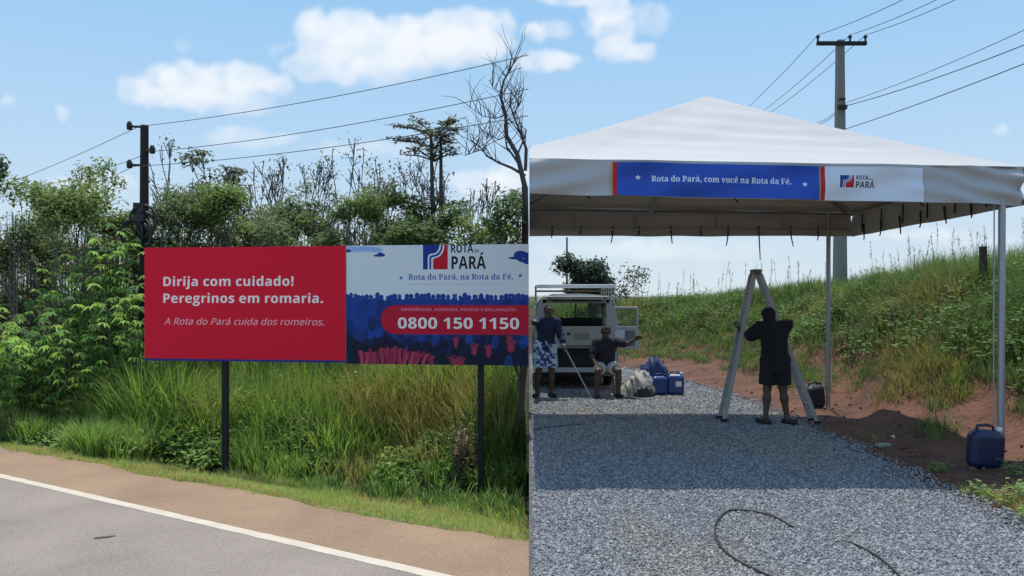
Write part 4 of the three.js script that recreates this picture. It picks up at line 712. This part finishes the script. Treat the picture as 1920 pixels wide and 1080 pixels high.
// stepladder
{
  const d = 11.9, top = at(1417, 512, d), g = thing('stepladder', 'open aluminium stepladder straddling the edge of the gravel, held by a person', 'ladder', [at(1440, 782, d).x, 0, -d]);
  const o = g.position, topL = V(top.x - o.x, top.y, 0), footL = at(1353, 782, d), footR = at(1527, 782, d);
  for (const [f, s, nm] of [[footL, -1, 'front_section'], [footR, 1, 'rear_section']]) {
    const sec = new THREE.Group(); sec.name = nm; g.add(sec); const fx = f.x - o.x, fy = onGround(f.x, -d);
    const hx = topL.x + s * .045, rails = [];
    for (const z of [-.11, .11]) { const k = z > 0 ? 1 : 1.0, w = z * 1.25; const b = new B(), A = V(hx, top.y - .02, z * .85), F = V(fx, fy, w), dir = F.clone().sub(A).normalize(), nx = V(-dir.y, dir.x, 0).normalize().multiplyScalar(.03), nz = V(0, 0, .014); const c8 = []; for (const P of [A, F]) for (const [i, j] of [[-1, -1], [1, -1], [1, 1], [-1, 1]]) c8.push(P.clone().addScaledVector(nx, i).addScaledVector(nz, j)); for (const [a, e, u, v] of [[0, 1, 5, 4], [1, 2, 6, 5], [2, 3, 7, 6], [3, 0, 4, 7], [0, 3, 2, 1], [4, 5, 6, 7]]) b.quad(c8[a], c8[e], c8[u], c8[v]); b.build('rail', M.alu, sec); new B().box(F.x, F.y + .02, F.z, .1, .045, .05).build('rubber_foot', M.rubber, sec); }
    for (let k = 1; k < 8; k++) { const t = k / 8, x = lerp(hx, fx, t), y = lerp(top.y, fy, t), w = lerp(.09, .13, t); new B().box(x, y, 0, .065, .028, w * 2).build('rung', M.alu, sec); }
  }
  const hb = new RoundedBoxGeometry(.12, .09, .22, 2, .012); hb.translate(topL.x, top.y + .01, 0); mesh('top_cap', hb, std(.12, .11, .11, .6), g);
  new B().tube([V(lerp(topL.x, footL.x - o.x, .55), 1.05, .2), V(lerp(topL.x, footR.x - o.x, .55), 1.05, .2)], .007, 5).build('spreader', M.alu, g);
}
// cables lying on the gravel
{
  const onYard = (px, py) => { const d = EYE / ((py - CY) / FOC) ; return V((px - CX) / FOC * d, .018, -d); };
  const cable = (label, pts, r, mat) => { const c = new THREE.CatmullRomCurve3(pts.map(([a, b]) => onYard(a, b))); tag(mesh('ground_cable', new THREE.TubeGeometry(c, 70, r, 6), mat), label, 'cable', 'cables on the gravel'); };
  cable('black cable forming a loop on the gravel in the foreground', [[1486, 992], [1450, 972], [1405, 961], [1372, 960], [1350, 974], [1340, 1000], [1350, 1028], [1378, 1052], [1415, 1072], [1470, 1096], [1500, 1110]], .008, M.black);
  cable('short straight black cable right of the loop on the gravel', [[1592, 1020], [1620, 1033], [1650, 1051], [1680, 1078], [1710, 1110]], .008, M.black);
  cable('thin dark cord on the shaded gravel at the left', [[1000, 808], [1030, 803], [1062, 800], [1088, 798]], .007, M.black);
  cable('thin blue cord on the sunny gravel before the people', [[1096, 748], [1110, 762], [1136, 778], [1160, 786], [1178, 790]], .008, std(.05, .10, .25, .7));
}

// ------------------------------------------------------------------ the van, seen from behind with its tailgate up and a side door open
{
  const g = thing('old_van', 'old white rear engined van with tailgate raised and side door open', 'van', [.925, 0, -15.8]);
  const paint = std(.38, .38, .37, .5), dark = std(.02, .02, .022, .8), glass = new THREE.MeshPhysicalMaterial({ color: lin(.75, .85, .88), roughness: .05, transmission: 1, thickness: 0, side: THREE.DoubleSide }), chrome = std(.55, .55, .56, .35, { metalness: .7 }), inner = std(.16, .16, .165, .8);
  const prof = [[.78, .34], [.85, .45], [.865, .8], [.865, 1.05], [.86, 1.2], [.80, 1.62], [.755, 1.76], [.66, 1.85], [.45, 1.90], [0, 1.925]];
  const zs = [0, -.09, -.17, -.82, -.92, -1.62, -1.74, -2.5, -2.64, -3.3, -3.42, -3.95, -4.1];
  const nose = (z) => z < -3.3 ? 1 - .16 * Math.pow((-3.3 - z) / .8, 2) : z > -.15 ? 1 - .03 * (z + .15) / .15 : 1;
  for (const s of [-1, 1]) {
    const b = new B(), n = prof.length; for (const z of zs) for (const [x, y] of prof) b.v(s * x * nose(z), y, z);
    for (let j = 0; j < zs.length - 1; j++) for (let i = 0; i < n - 1; i++) {
      if (i === 4 && [2, 4, 6, 8, 10].includes(j)) continue;                          // window openings
      if (s > 0 && (j === 4) && i >= 2 && i <= 4) continue;                              // doorway
      const a = j * n + i; b.i.push(a, a + 1, a + n, a + 1, a + n + 1, a + n);
    }
    b.build('body_side', paint, g);
    for (const j of [2, 4, 6, 8, 10]) { if (s > 0 && j === 4) continue; const z0 = zs[j], z1 = zs[j + 1], q = (x, y, z) => V(s * x * nose(z) - s * .006, y, z); new B().quad(q(.86, 1.2, z0), q(.86, 1.2, z1), q(.80, 1.62, z1), q(.80, 1.62, z0)).build('side_window', glass, g); }
    const tl = new RoundedBoxGeometry(.09, .2, .04, 2, .012); tl.translate(s * .76, .86, .02); mesh('tail_light', tl, std(.42, .05, .02, .35), g);
    const gut = new B().tube(zs.map((z) => V(s * .775 * nose(z), 1.72, z)), .014, 5); gut.build('rain_gutter', chrome, g);
  }
  // rear: pillars, header, panel below the tailgate, engine bay, bumper
  const slab = (name, x0, x1, y0, y1, z, t, mat) => { const ge = new RoundedBoxGeometry(x1 - x0, y1 - y0, t, 2, Math.min(.014, (y1 - y0) / 3, t / 3)); ge.translate((x0 + x1) / 2, (y0 + y1) / 2, z); return mesh(name, ge, mat, g); };
  for (const s of [-1, 1]) { const b = new B(), Z = .012; b.quad(V(s * .60, 1.24, Z), V(s * .83, 1.2, Z), V(s * .77, 1.62, Z), V(s * .60, 1.72, Z)).quad(V(s * .6, 1.72, Z), V(s * .77, 1.62, Z), V(s * .7, 1.78, Z), V(s * .55, 1.8, Z)).quad(V(s * .50, .44, Z), V(s * .80, .44, Z), V(s * .83, .8, Z), V(s * .50, .82, Z)); b.quad(V(s * .6, .82, Z), V(s * .83, .8, Z), V(s * .83, 1.2, Z), V(s * .6, 1.24, Z)); b.build('rear_pillar', paint, g); }
  { const b = new B(), Z = .012, xs = [-.66, -.45, -.2, 0, .2, .45, .66], top = [1.83, 1.885, 1.905, 1.91, 1.905, 1.885, 1.83]; for (let k = 0; k < 6; k++) b.quad(V(xs[k], 1.72, Z), V(xs[k + 1], 1.72, Z), V(xs[k + 1], top[k + 1], Z), V(xs[k], top[k], Z)); b.build('rear_header', paint, g); }
  slab('rear_panel', -.60, .60, .83, 1.24, -.005, .05, paint); slab('panel_ledge', -.62, .62, 1.235, 1.262, -.04, .14, chrome);
  slab('number_plate', -.02, .26, 1.02, 1.13, .034, .012, std(.25, .24, .20, .6)); slab('plate_lamp', -.18, -.12, 1.09, 1.14, .034, .02, M.black); slab('latch_bar', -.3, .3, .865, .885, .03, .016, M.black);
  slab('engine_bay', -.5, .5, .40, .82, -.35, .5, dark); slab('bumper', -.84, .84, .36, .455, .09, .06, std(.45, .45, .45, .5)); slab('underbody', -.78, .78, .26, .38, -2.0, 3.9, dark); slab('cabin_floor', -.8, .8, .78, .82, -2.2, 3.7, dark); slab('luggage_deck', -.76, .76, 1.16, 1.2, -.55, .9, inner);
  slab('rear_seat', -.6, .62, 1.19, 1.40, -1.12, .14, dark); slab('front_seat', -.6, -.12, .85, 1.36, -2.9, .16, dark); slab('front_seat', .1, .6, .85, 1.36, -2.9, .16, dark); slab('headliner', -.62, .62, 1.80, 1.815, -2, 3.7, inner);
  for (const s of [-1, 1]) slab('door_pillar', s * .76 - .02, s * .76 + .02, 1.2, 1.75, -2.57, .1, inner);
  // front face with windscreen
  { const b = new B(), Z = -4.1, n = nose(Z); for (const s of [-1, 1]) b.quad(V(s * .55, 1.2, Z - .02), V(s * .86 * n, 1.2, Z), V(s * .755 * n, 1.76, Z), V(s * .55, 1.74, Z)); b.quad(V(-.73, .34, Z), V(.73, .34, Z), V(.73, 1.2, Z - .06), V(-.73, 1.2, Z - .06)); b.quad(V(-.56, 1.72, Z), V(.56, 1.72, Z), V(.4, 1.905, Z + .1), V(-.4, 1.905, Z + .1)); b.build('nose_panel', paint, g); new B().quad(V(-.56, 1.2, Z - .05), V(.56, 1.2, Z - .05), V(.55, 1.73, Z), V(-.55, 1.73, Z)).build('windscreen', glass, g); }
  { const b = new RoundedBoxGeometry(1.16, .035, .66, 3, .015); b.translate(0, 0, .33); const h = mesh('tailgate', b, paint, g); h.position.set(0, 1.765, .02); h.rotation.x = -.12; const w = new RoundedBoxGeometry(.95, .01, .36, 2, .004); w.translate(0, -.022, .3); mesh('tailgate_window', w, std(.05, .06, .07, .15), h); new B().tube([V(-.5, -.03, .62), V(.5, -.03, .62)], .018, 6).build('tailgate_lip', chrome, h); for (const s of [-1, 1]) new B().tube([V(s * .56, -.02, .3), V(s * .6, -.32, .02)], .01, 5).build('gas_strut', chrome, h); }
  // open side door
  { const dz = -1.5, x0 = .87, x1 = 1.44, dg = new THREE.Group(); dg.name = 'side_door'; g.add(dg); const q = (name, ax, bx, ay, by, m = paint, t = .05) => { const ge = new RoundedBoxGeometry(bx - ax, by - ay, t, 2, .012); ge.translate((ax + bx) / 2, (ay + by) / 2, dz); return mesh(name, ge, m, dg); };
    q('door_panel', x0, x1, .72, 1.205); q('window_frame', x0, x0 + .04, 1.2, 1.63); q('window_frame', x1 - .045, x1, 1.2, 1.63); q('window_frame', x0 + .035, x1 - .04, 1.59, 1.63); q('window_pane', x0 + .03, x1 - .03, 1.2, 1.6, glass, .006); q('door_card', x0 + .08, x1 - .08, .78, 1.12, inner, .07); }
  { const c = new RoundedBoxGeometry(.2, .15, .012, 2, .004); c.translate(.86, 1.1, .03); mesh('hanging_cloth', c, std(.55, .6, .66, .8), g); }
  for (const [x, z] of [[-.72, -.95], [.72, -.95], [-.70, -3.3], [.70, -3.3]]) { const w = new THREE.TorusGeometry(.235, .085, 10, 24); w.rotateY(Math.PI / 2); const m = mesh('wheel', w, M.rubber, g); m.position.set(x, .315, z); const rim = new THREE.CylinderGeometry(.19, .19, .14, 18); rim.rotateZ(Math.PI / 2); mesh('rim', rim, std(.4, .4, .4, .5), m); }
  // roof rack
  { const rg = new THREE.Group(); rg.name = 'roof_rack'; g.add(rg); const bar = (n, a, b, r = .016) => new B().tube([V(...a), V(...b)], r, 6).build(n, chrome, rg);
    const top = new RoundedBoxGeometry(1.56, .075, .04, 2, .01); top.translate(.02, 2.055, -.15); mesh('rack_rail', top, std(.60, .61, .62, .5), rg);
    for (const s of [-1, 1]) { bar('rack_rail', [s * .78, 2.07, -.15], [s * .78, 2.07, -3.1]); bar('rack_rail', [s * .78, 1.96, -.15], [s * .78, 1.96, -3.1]); for (let k = 0; k < 6; k++) bar('rack_post', [s * .78, 1.74, -.2 - k * .56], [s * .78, 2.07, -.2 - k * .56], .012); }
    for (let k = 0; k < 9; k++) { const ge = new RoundedBoxGeometry(1.54, .022, .09, 1, .006); ge.translate(0, 1.965, -.25 - k * .34); mesh('rack_slat', ge, M.wood, rg); } bar('rack_rail', [-.78, 2.07, -3.1], [.78, 2.07, -3.1]); }
}

// ------------------------------------------------------------------ people: smooth fields of tapered limbs, meshed with surface nets
function surfaceNets(f, lo, hi, cell) {
  const n = [0, 1, 2].map((k) => Math.ceil((hi[k] - lo[k]) / cell) + 1), [nx, ny, nz] = n, F = new Float32Array(nx * ny * nz), id = new Int32Array(nx * ny * nz).fill(-1), P = [], I = [];
  const ix = (x, y, z) => (z * ny + y) * nx + x;
  for (let z = 0; z < nz; z++) for (let y = 0; y < ny; y++) for (let x = 0; x < nx; x++) F[ix(x, y, z)] = f(lo[0] + x * cell, lo[1] + y * cell, lo[2] + z * cell);
  const E = [[0, 1], [2, 3], [4, 5], [6, 7], [0, 2], [1, 3], [4, 6], [5, 7], [0, 4], [1, 5], [2, 6], [3, 7]];
  for (let z = 0; z < nz - 1; z++) for (let y = 0; y < ny - 1; y++) for (let x = 0; x < nx - 1; x++) {
    const c = []; let m = 0; for (let k = 0; k < 8; k++) { const v = F[ix(x + (k & 1), y + ((k >> 1) & 1), z + (k >> 2))]; c.push(v); if (v < 0) m |= 1 << k; } if (m === 0 || m === 255) continue;
    let sx = 0, sy = 0, sz = 0, q = 0; for (const [a, b] of E) { if ((c[a] < 0) === (c[b] < 0)) continue; const t = c[a] / (c[a] - c[b]); sx += lerp(a & 1, b & 1, t); sy += lerp((a >> 1) & 1, (b >> 1) & 1, t); sz += lerp(a >> 2, b >> 2, t); q++; }
    id[ix(x, y, z)] = P.length / 3; P.push(lo[0] + (x + sx / q) * cell, lo[1] + (y + sy / q) * cell, lo[2] + (z + sz / q) * cell);
  }
  for (let z = 1; z < nz - 1; z++) for (let y = 1; y < ny - 1; y++) for (let x = 1; x < nx - 1; x++) {
    const a = F[ix(x, y, z)] < 0, quad = (p, q, r, s, flip) => { const v = [id[p], id[q], id[r], id[s]]; if (v.some((k) => k < 0)) return; flip ? I.push(v[0], v[2], v[1], v[0], v[3], v[2]) : I.push(v[0], v[1], v[2], v[0], v[2], v[3]); };
    if (a !== F[ix(x + 1, y, z)] < 0) quad(ix(x, y - 1, z - 1), ix(x, y, z - 1), ix(x, y, z), ix(x, y - 1, z), !a);
    if (a !== F[ix(x, y + 1, z)] < 0) quad(ix(x - 1, y, z - 1), ix(x - 1, y, z), ix(x, y, z), ix(x, y, z - 1), !a);
    if (a !== F[ix(x, y, z + 1)] < 0) quad(ix(x - 1, y - 1, z), ix(x, y - 1, z), ix(x, y, z), ix(x - 1, y, z), !a);
  }
  const g = new THREE.BufferGeometry(); g.setAttribute('position', new THREE.Float32BufferAttribute(P, 3)); g.setIndex(I); g.computeVertexNormals(); return g;
}
// a field of tapered capsules [a, b, ra, rb, flat] joined smoothly; flat squashes depth (z)
function field(bones, k = .03, grow = 0) {
  const L = bones.map(([a, b, ra, rb, s = 1]) => ({ a, ra: ra + grow, rb: rb + grow, s, dx: b.x - a.x, dy: b.y - a.y, dz: (b.z - a.z) / s, l2: Math.max(1e-9, (b.x - a.x) ** 2 + (b.y - a.y) ** 2 + ((b.z - a.z) / s) ** 2) }));
  return (x, y, z) => { let d = 1e3; for (const o of L) { const px = x - o.a.x, py = y - o.a.y, pz = (z - o.a.z) / o.s, t = clamp((px * o.dx + py * o.dy + pz * o.dz) / o.l2), qx = px - o.dx * t, qy = py - o.dy * t, qz = pz - o.dz * t, e = Math.sqrt(qx * qx + qy * qy + qz * qz) - lerp(o.ra, o.rb, t), h = clamp(.5 + .5 * (d - e) / k); d = lerp(d, e, h) - k * h * (1 - h); } return d; };
}
function box3(bones, pad) { const lo = [1e9, 1e9, 1e9], hi = [-1e9, -1e9, -1e9]; for (const [a, b, ra, rb] of bones) for (const [p, r] of [[a, ra], [b, rb]]) ['x', 'y', 'z'].forEach((k, i) => { lo[i] = Math.min(lo[i], p[k] - r - pad); hi[i] = Math.max(hi[i], p[k] + r + pad); }); return [lo, hi]; }
function handBones(w, dir, palm, side, curl) {      // wrist, direction of the hand, palm normal, +1/-1 thumb side, curl 0..1
  const D = dir.clone().normalize(), N = palm.clone().addScaledVector(D, -palm.dot(D)).normalize(), S = V().crossVectors(D, N).multiplyScalar(side), out = [];
  const pt = (a, b, c) => w.clone().addScaledVector(D, a).addScaledVector(S, b).addScaledVector(N, c);
  out.push([pt(-.03, 0, 0), pt(.02, 0, 0), .026, .027]);
  for (const s of [-.028, -.01, .01, .028]) out.push([pt(.012, s * .7, 0), pt(.085, s, 0), .017, .0125]);
  [[.028, .068], [.010, .078], [-.009, .072], [-.027, .056]].forEach(([s, L], k) => { let p = pt(.088, s, 0), a = .15 + curl * .5; for (let j = 0; j < 3; j++) { const l = L * [.45, .32, .23][j], q = p.clone().addScaledVector(D, Math.cos(a) * l).addScaledVector(N, Math.sin(a) * l); out.push([p, q, .0098 - .0007 * j, .0092 - .0008 * j]); p = q; a += .15 + curl * .95; } });
  let p = pt(.022, .026, .006), q = pt(.05, .056, .014 + .02 * curl); out.push([p, q, .0145, .0115]); p = q; q = pt(.078, .062 - .012 * curl, .024 + .03 * curl); out.push([p, q, .0112, .0095]);
  return out;
}
function person(o) {
  const g = thing('person', o.label, 'person', o.at, o.turn ?? 0, undefined), J = o.joints, skin = std(...(o.skin ?? [.13, .075, .048]), .6), mid = (a, b, t) => a.clone().lerp(b, t);
  const limbs = [], arms = [['L', -1], ['R', 1]];
  const hipC = mid(J.hipL, J.hipR, .5), chest = J.chest, neck = J.neck, head = J.head;
  const torso = [[J.hipL, J.hipR, .105, .105, .9], [hipC.clone().add(V(0, .06, 0)), mid(hipC, chest, .55), .125, .12, .82], [mid(hipC, chest, .5), chest, .125, .135, .78], [chest.clone().add(V(-.07, .04, 0)), chest.clone().add(V(.07, .04, 0)), .105, .105, .85], [J.shL, J.shR, .062, .062], [chest.clone().add(V(0, .06, 0)), neck, .085, .056]];
  const upper = {}, lower = {};
  for (const [s] of arms) { upper[s] = [[J['sh' + s], J['el' + s], .053, .041]]; lower[s] = [[J['el' + s], J['wr' + s], .041, .026]]; limbs.push(...upper[s], ...lower[s]); }
  const legs = []; for (const s of ['L', 'R']) { legs.push([J['hip' + s], J['kn' + s], .088, .056], [J['kn' + s], mid(J['kn' + s], J['an' + s], .35), .053, .056], [mid(J['kn' + s], J['an' + s], .35), J['an' + s], .056, .034], [J['an' + s], J['toe' + s], .038, .028]); }
  const nk = [[neck.clone().add(V(0, -.04, 0)), mid(neck, head, .6), .056, .052]];
  const all = [...torso, ...limbs, ...legs, ...nk], parts = [], [lo, hi] = box3(all, .05);
  parts.push(surfaceNets(field(all, .035), lo, hi, .014));
  // head: skull, jaw, nose, ears, brow, lips, along the facing direction
  const F = (o.face ?? V(0, 0, 1)).clone().normalize(), U = V(0, 1, 0), S = V().crossVectors(U, F).normalize(), hp = (a, b, c) => head.clone().addScaledVector(F, a).addScaledVector(U, b).addScaledVector(S, c);
  const hb = [[hp(-.025, .035, 0), hp(.02, .035, 0), .082, .078], [hp(.03, -.03, 0), hp(.045, -.075, 0), .056, .038], [hp(.085, .022, 0), hp(.106, -.012, 0), .009, .015], [hp(.07, -.048, -.018), hp(.07, -.048, .018), .012, .012], [hp(.066, .038, -.032), hp(.066, .038, .032), .018, .018], [hp(-.01, .012, .082), hp(-.014, -.02, .08), .017, .011], [hp(-.01, .012, -.082), hp(-.014, -.02, -.08), .017, .011], [hp(-.02, -.06, 0), hp(-.02, -.12, 0), .055, .052]];
  const eyes = [hp(.078, .016, .03), hp(.078, .016, -.03)], hf = field(hb, .022), b1 = box3(hb, .03);
  parts.push(surfaceNets((x, y, z) => { let d = hf(x, y, z); for (const e of eyes) d = Math.max(d, .013 - Math.hypot(x - e.x, y - e.y, z - e.z)); return d; }, b1[0], b1[1], .006));
  for (const [s] of arms) { const w = J['wr' + s], dir = w.clone().sub(J['el' + s]), hbn = handBones(w, o['hand' + s]?.dir ?? dir, o['hand' + s]?.palm ?? V(0, 0, -1), o['hand' + s]?.side ?? (s === 'L' ? 1 : -1), o['hand' + s]?.curl ?? .35), bx = box3(hbn, .02); parts.push(surfaceNets(field(hbn, .009), bx[0], bx[1], .0045)); }
  mesh('body', mergeGeometries(parts), skin, g);
  for (const [k, e] of eyes.entries()) { const m = mesh('eye', new THREE.SphereGeometry(.0115, 12, 8), std(.16, .15, .14, .3), g); m.position.copy(e); }
  // clothes
  const cut = (a, b, t) => mid(a, b, t), sl = o.sleeve ?? .6;
  const sb = [[hipC.clone().add(V(0, -.12, 0)), chest, .142, .14, .78], ...torso.slice(2).map((q) => [...q]), ...arms.flatMap(([s]) => sl <= 1 ? [[J['sh' + s], cut(J['sh' + s], J['el' + s], sl), .062, lerp(.062, .05, sl)]] : [[J['sh' + s], J['el' + s], .06, .047], [J['el' + s], cut(J['el' + s], J['wr' + s], sl - 1), .047, .036]])], wob = (x, y, z) => (fbm(x * 9 + z * 7, y * 8, 3) - .5) * .022, sf = field(sb, .035, o.loose ?? .022), hem = o.shirtHem ?? hipC.y - .04, bs = box3(sb, .06);
  mesh('shirt', surfaceNets((x, y, z) => Math.max(sf(x, y, z) + wob(x, y, z), hem + .012 * Math.sin(x * 19 + z * 23) - y, y - (neck.y + .005 + .12 * Math.abs(x - neck.x))), bs[0], bs[1], .012), o.shirtMat, g);
  const tf = o.shortT ?? .8, pb = [[J.hipL, J.hipR, .115, .115, .92], [hipC, hipC.clone().add(V(0, .08, 0)), .13, .13, .86], ...['L', 'R'].flatMap((s) => tf <= 1 ? [[J['hip' + s], cut(J['hip' + s], J['kn' + s], tf), .105, o.flare ?? .10]] : [[J['hip' + s], J['kn' + s], .105, .086], [J['kn' + s], cut(J['kn' + s], J['an' + s], tf - 1), .086, o.flare ?? .09]])], pf = field(pb, .03, .012), bp = box3(pb, .05);
  mesh('shorts', surfaceNets((x, y, z) => { let d = pf(x, y, z) + wob(x * 1.1 + 3, y, z); for (const s of ['L', 'R']) { const a = tf <= 1 ? cut(J['hip' + s], J['kn' + s], tf) : cut(J['kn' + s], J['an' + s], tf - 1), from = tf <= 1 ? J['hip' + s] : J['kn' + s], n = a.clone().sub(from).normalize(); const dd = (x - a.x) * n.x + (y - a.y) * n.y + (z - a.z) * n.z; if (Math.hypot(x - a.x, y - a.y, z - a.z) < .19) d = Math.max(d, dd); } return Math.max(d, y - hipC.y - .12); }, bp[0], bp[1], .012), o.shortsMat, g);
  for (const s of ['L', 'R']) { const a = J['an' + s], t = J['toe' + s], dir = t.clone().sub(a).setY(0).normalize(), heel = a.clone().addScaledVector(dir, -.045).setY(t.y - .004), tip = t.clone().addScaledVector(dir, .03), fb = [[heel, tip, .042, .036], [a.clone().setY(a.y - .02), mid(heel, tip, .4), .042, .04]], ff = field(fb, .02, .006), bb = box3(fb, .03), floor = t.y - .036; mesh('shoe', surfaceNets((x, y, z) => Math.max(ff(x, y, z), floor - y), bb[0], bb[1], .009), o.shoeMat ?? M.black, g); }
  if (o.hood) { const b = [[hp(-.03, .04, 0), hp(.015, .045, 0), .096, .088], [hp(-.045, -.03, 0), hp(-.03, -.13, 0), .082, .10]], f = field(b, .03), bx = box3(b, .03); mesh('hood', surfaceNets((x, y, z) => Math.max(f(x, y, z), (x - head.x) * F.x + (z - head.z) * F.z - .055), bx[0], bx[1], .008), o.hood, g); }
  else {
    const b = [[hp(-.03, .042, 0), hp(.014, .045, 0), .088, .082], [hp(-.045, .0, 0), hp(-.04, -.05, 0), .068, .058]], f = field(b, .02), bx = box3(b, .03);
    mesh('hair', surfaceNets((x, y, z) => Math.max(f(x, y, z) + (noise(x * 70, y * 70, z * 70) - .5) * .006, (x - head.x) * F.x + (z - head.z) * F.z - .02 - (y - head.y - .06) * .9), bx[0], bx[1], .007), std(.012, .01, .009, .9), g);
    if (o.cap) { const c = new THREE.SphereGeometry(.098, 20, 10, 0, 6.2832, 0, Math.PI * .48); c.scale(1, .85, 1.08); const m = mesh('cap', c, o.cap, g); m.position.copy(hp(-.005, .045, 0)); m.rotation.y = Math.atan2(F.x, F.z); const br = new THREE.CylinderGeometry(.085, .085, .008, 20, 1, false, -Math.PI / 2, Math.PI); br.scale(1, 1, 1.15); br.rotateX(.12); br.translate(0, .0, .07); mesh('cap_brim', br, o.cap, m); }
  }
  return g;
}
const cloth = (r, gg, b) => std(r, gg, b, .95, { bumpMap: fabricBump, bumpScale: .003 });
// standing person at the ladder, seen from behind
{
  const p = at(1454, 795, 11.6);
  person({
    label: 'standing person in black shirt and long black shorts gripping the stepladder', at: [p.x, .0, p.z], face: V(-.25, .0, -1), shirtMat: cloth(.012, .012, .014), shortsMat: cloth(.014, .014, .016), hood: cloth(.012, .012, .014), sleeve: .8, loose: .05, shirtHem: .72, shortT: .86, flare: .118, skin: [.085, .05, .034],
    joints: { hipL: V(-.095, .93, 0), hipR: V(.095, .93, 0), knL: V(-.11, .52, -.03), knR: V(.115, .52, -.03), anL: V(-.15, .09, .03), anR: V(.165, .09, .01), toeL: V(-.215, .045, -.07), toeR: V(.225, .045, .1), chest: V(-.02, 1.29, -.02), neck: V(-.05, 1.47, -.04), head: V(-.09, 1.56, -.07), shL: V(-.19, 1.40, -.02), shR: V(.14, 1.45, -.03), elL: V(-.34, 1.26, -.17), wrL: V(-.455, 1.355, -.26), elR: V(.22, 1.43, -.28), wrR: V(.02, 1.50, -.34) },
    handL: { dir: V(-.25, 1, -.15), palm: V(-1, -.2, -.3), curl: .8, side: 1 }, handR: { dir: V(-.4, 1, -.2), palm: V(-.3, 0, -1), curl: .8, side: -1 },
  });
}
// person with raised arm and a pole, behind the van
{
  const p = at(1023, 745, 14.7), camo = texture(128, (u, v) => { const n = tfbm(u, v, 8, 3, 21); return n > .54 ? [.25, .30, .38] : n > .46 ? [.05, .08, .2] : [.02, .03, .1]; }), sh = texture(128, (u, v) => { const n = tfbm(u, v, 10, 3, 23); return n > .5 ? [.55, .6, .68] : n > .42 ? [.12, .2, .45] : [.03, .06, .24]; });
  const g = person({
    label: 'person in navy shirt and blue patterned shorts holding a long pole', at: [p.x, .0, p.z], face: V(.35, -.05, 1), shirtMat: cloth(.018, .026, .07), shortsMat: std(1, 1, 1, .9, { map: sh }), sleeve: 1.6, shirtHem: .86, shortT: .9, flare: .115, skin: [.10, .058, .038],
    joints: { hipL: V(-.09, .93, 0), hipR: V(.09, .93, 0), knL: V(-.12, .50, .03), knR: V(.11, .50, .04), anL: V(-.16, .09, -.02), anR: V(.1, .09, -.01), toeL: V(-.2, .045, .12), toeR: V(.15, .045, .13), chest: V(.01, 1.27, 0), neck: V(.03, 1.46, .01), head: V(.06, 1.575, .03), shL: V(-.15, 1.42, 0), shR: V(.19, 1.39, .02), elL: V(-.19, 1.39, .2), wrL: V(-.2, 1.42, .4), elR: V(.27, 1.14, .06), wrR: V(.335, .97, .2) },
    handL: { dir: V(-.02, .1, 1), palm: V(0, -1, 0), curl: .25, side: 1 }, handR: { dir: V(.25, -.8, .4), palm: V(-1, 0, .2), curl: .9, side: -1 },
  });
  const sm2 = g.children.find((c) => c.name === 'shorts').geometry, uv = []; for (let k = 0; k < sm2.attributes.position.count; k++) uv.push(sm2.attributes.position.getX(k) * 2 + sm2.attributes.position.getZ(k), sm2.attributes.position.getY(k) * 2); sm2.setAttribute('uv', new THREE.Float32BufferAttribute(uv, 2));
  const hand = V(p.x + .355, .90, p.z + .23), foot = at(1108, 746, 14.55); foot.y = .02; const top = hand.clone().add(hand.clone().sub(foot).multiplyScalar(.12));
  tag(new B().tube([top, foot], .011, 6).build('long_pole', std(.55, .56, .58, .5), scene), 'thin pale pole slanting from a hand down to the gravel', 'pole');
}
// seated person in front of the van, arm stretched to the side, on a small stool
{
  const p = at(1137, 742, 14.75);
  person({
    label: 'seated person in dark shirt, white shorts and black cap stretching an arm sideways', at: [p.x, .0, p.z], face: V(.1, -.1, 1), shirtMat: cloth(.02, .02, .03), shortsMat: cloth(.55, .55, .54), cap: cloth(.012, .012, .014), sleeve: .7, shirtHem: .5, shortT: .62, flare: .1, skin: [.085, .05, .034],
    joints: { hipL: V(-.09, .55, -.1), hipR: V(.09, .55, -.1), knL: V(-.18, .50, .30), knR: V(.19, .50, .28), anL: V(-.19, .09, .2), anR: V(.2, .09, .2), toeL: V(-.22, .045, .33), toeR: V(.24, .045, .33), chest: V(.0, .90, -.04), neck: V(-.02, 1.075, -.02), head: V(-.01, 1.185, .02), shL: V(-.18, 1.0, -.03), shR: V(.18, 1.01, -.03), elL: V(-.27, .75, .08), wrL: V(-.2, .58, .24), elR: V(.37, .98, .08), wrR: V(.51, 1.07, .16) },
    handL: { dir: V(.2, -.6, .8), palm: V(0, -1, -.3), curl: .5, side: 1 }, handR: { dir: V(.9, .45, .2), palm: V(0, -.3, 1), curl: .5, side: -1 },
  });
  const g = thing('wooden_stool', 'small wooden stool under the seated person', 'stool', [p.x, 0, p.z - .08]), wd = std(.22, .15, .10, .8);
  const st = new RoundedBoxGeometry(.3, .035, .26, 2, .01); st.translate(0, .41, 0); mesh('seat', st, wd, g);
  for (const [x, z] of [[-1, -1], [1, -1], [1, 1], [-1, 1]]) new B().tube([V(x * .12, .4, z * .1), V(x * .16, .012, z * .13)], .016, 6).build('leg', wd, g);
  for (const z of [-1, 1]) new B().tube([V(-.145, .15, z * .12), V(.145, .15, z * .12)], .011, 5).build('stretcher', wd, g);
}

renderer.render(scene, camera);
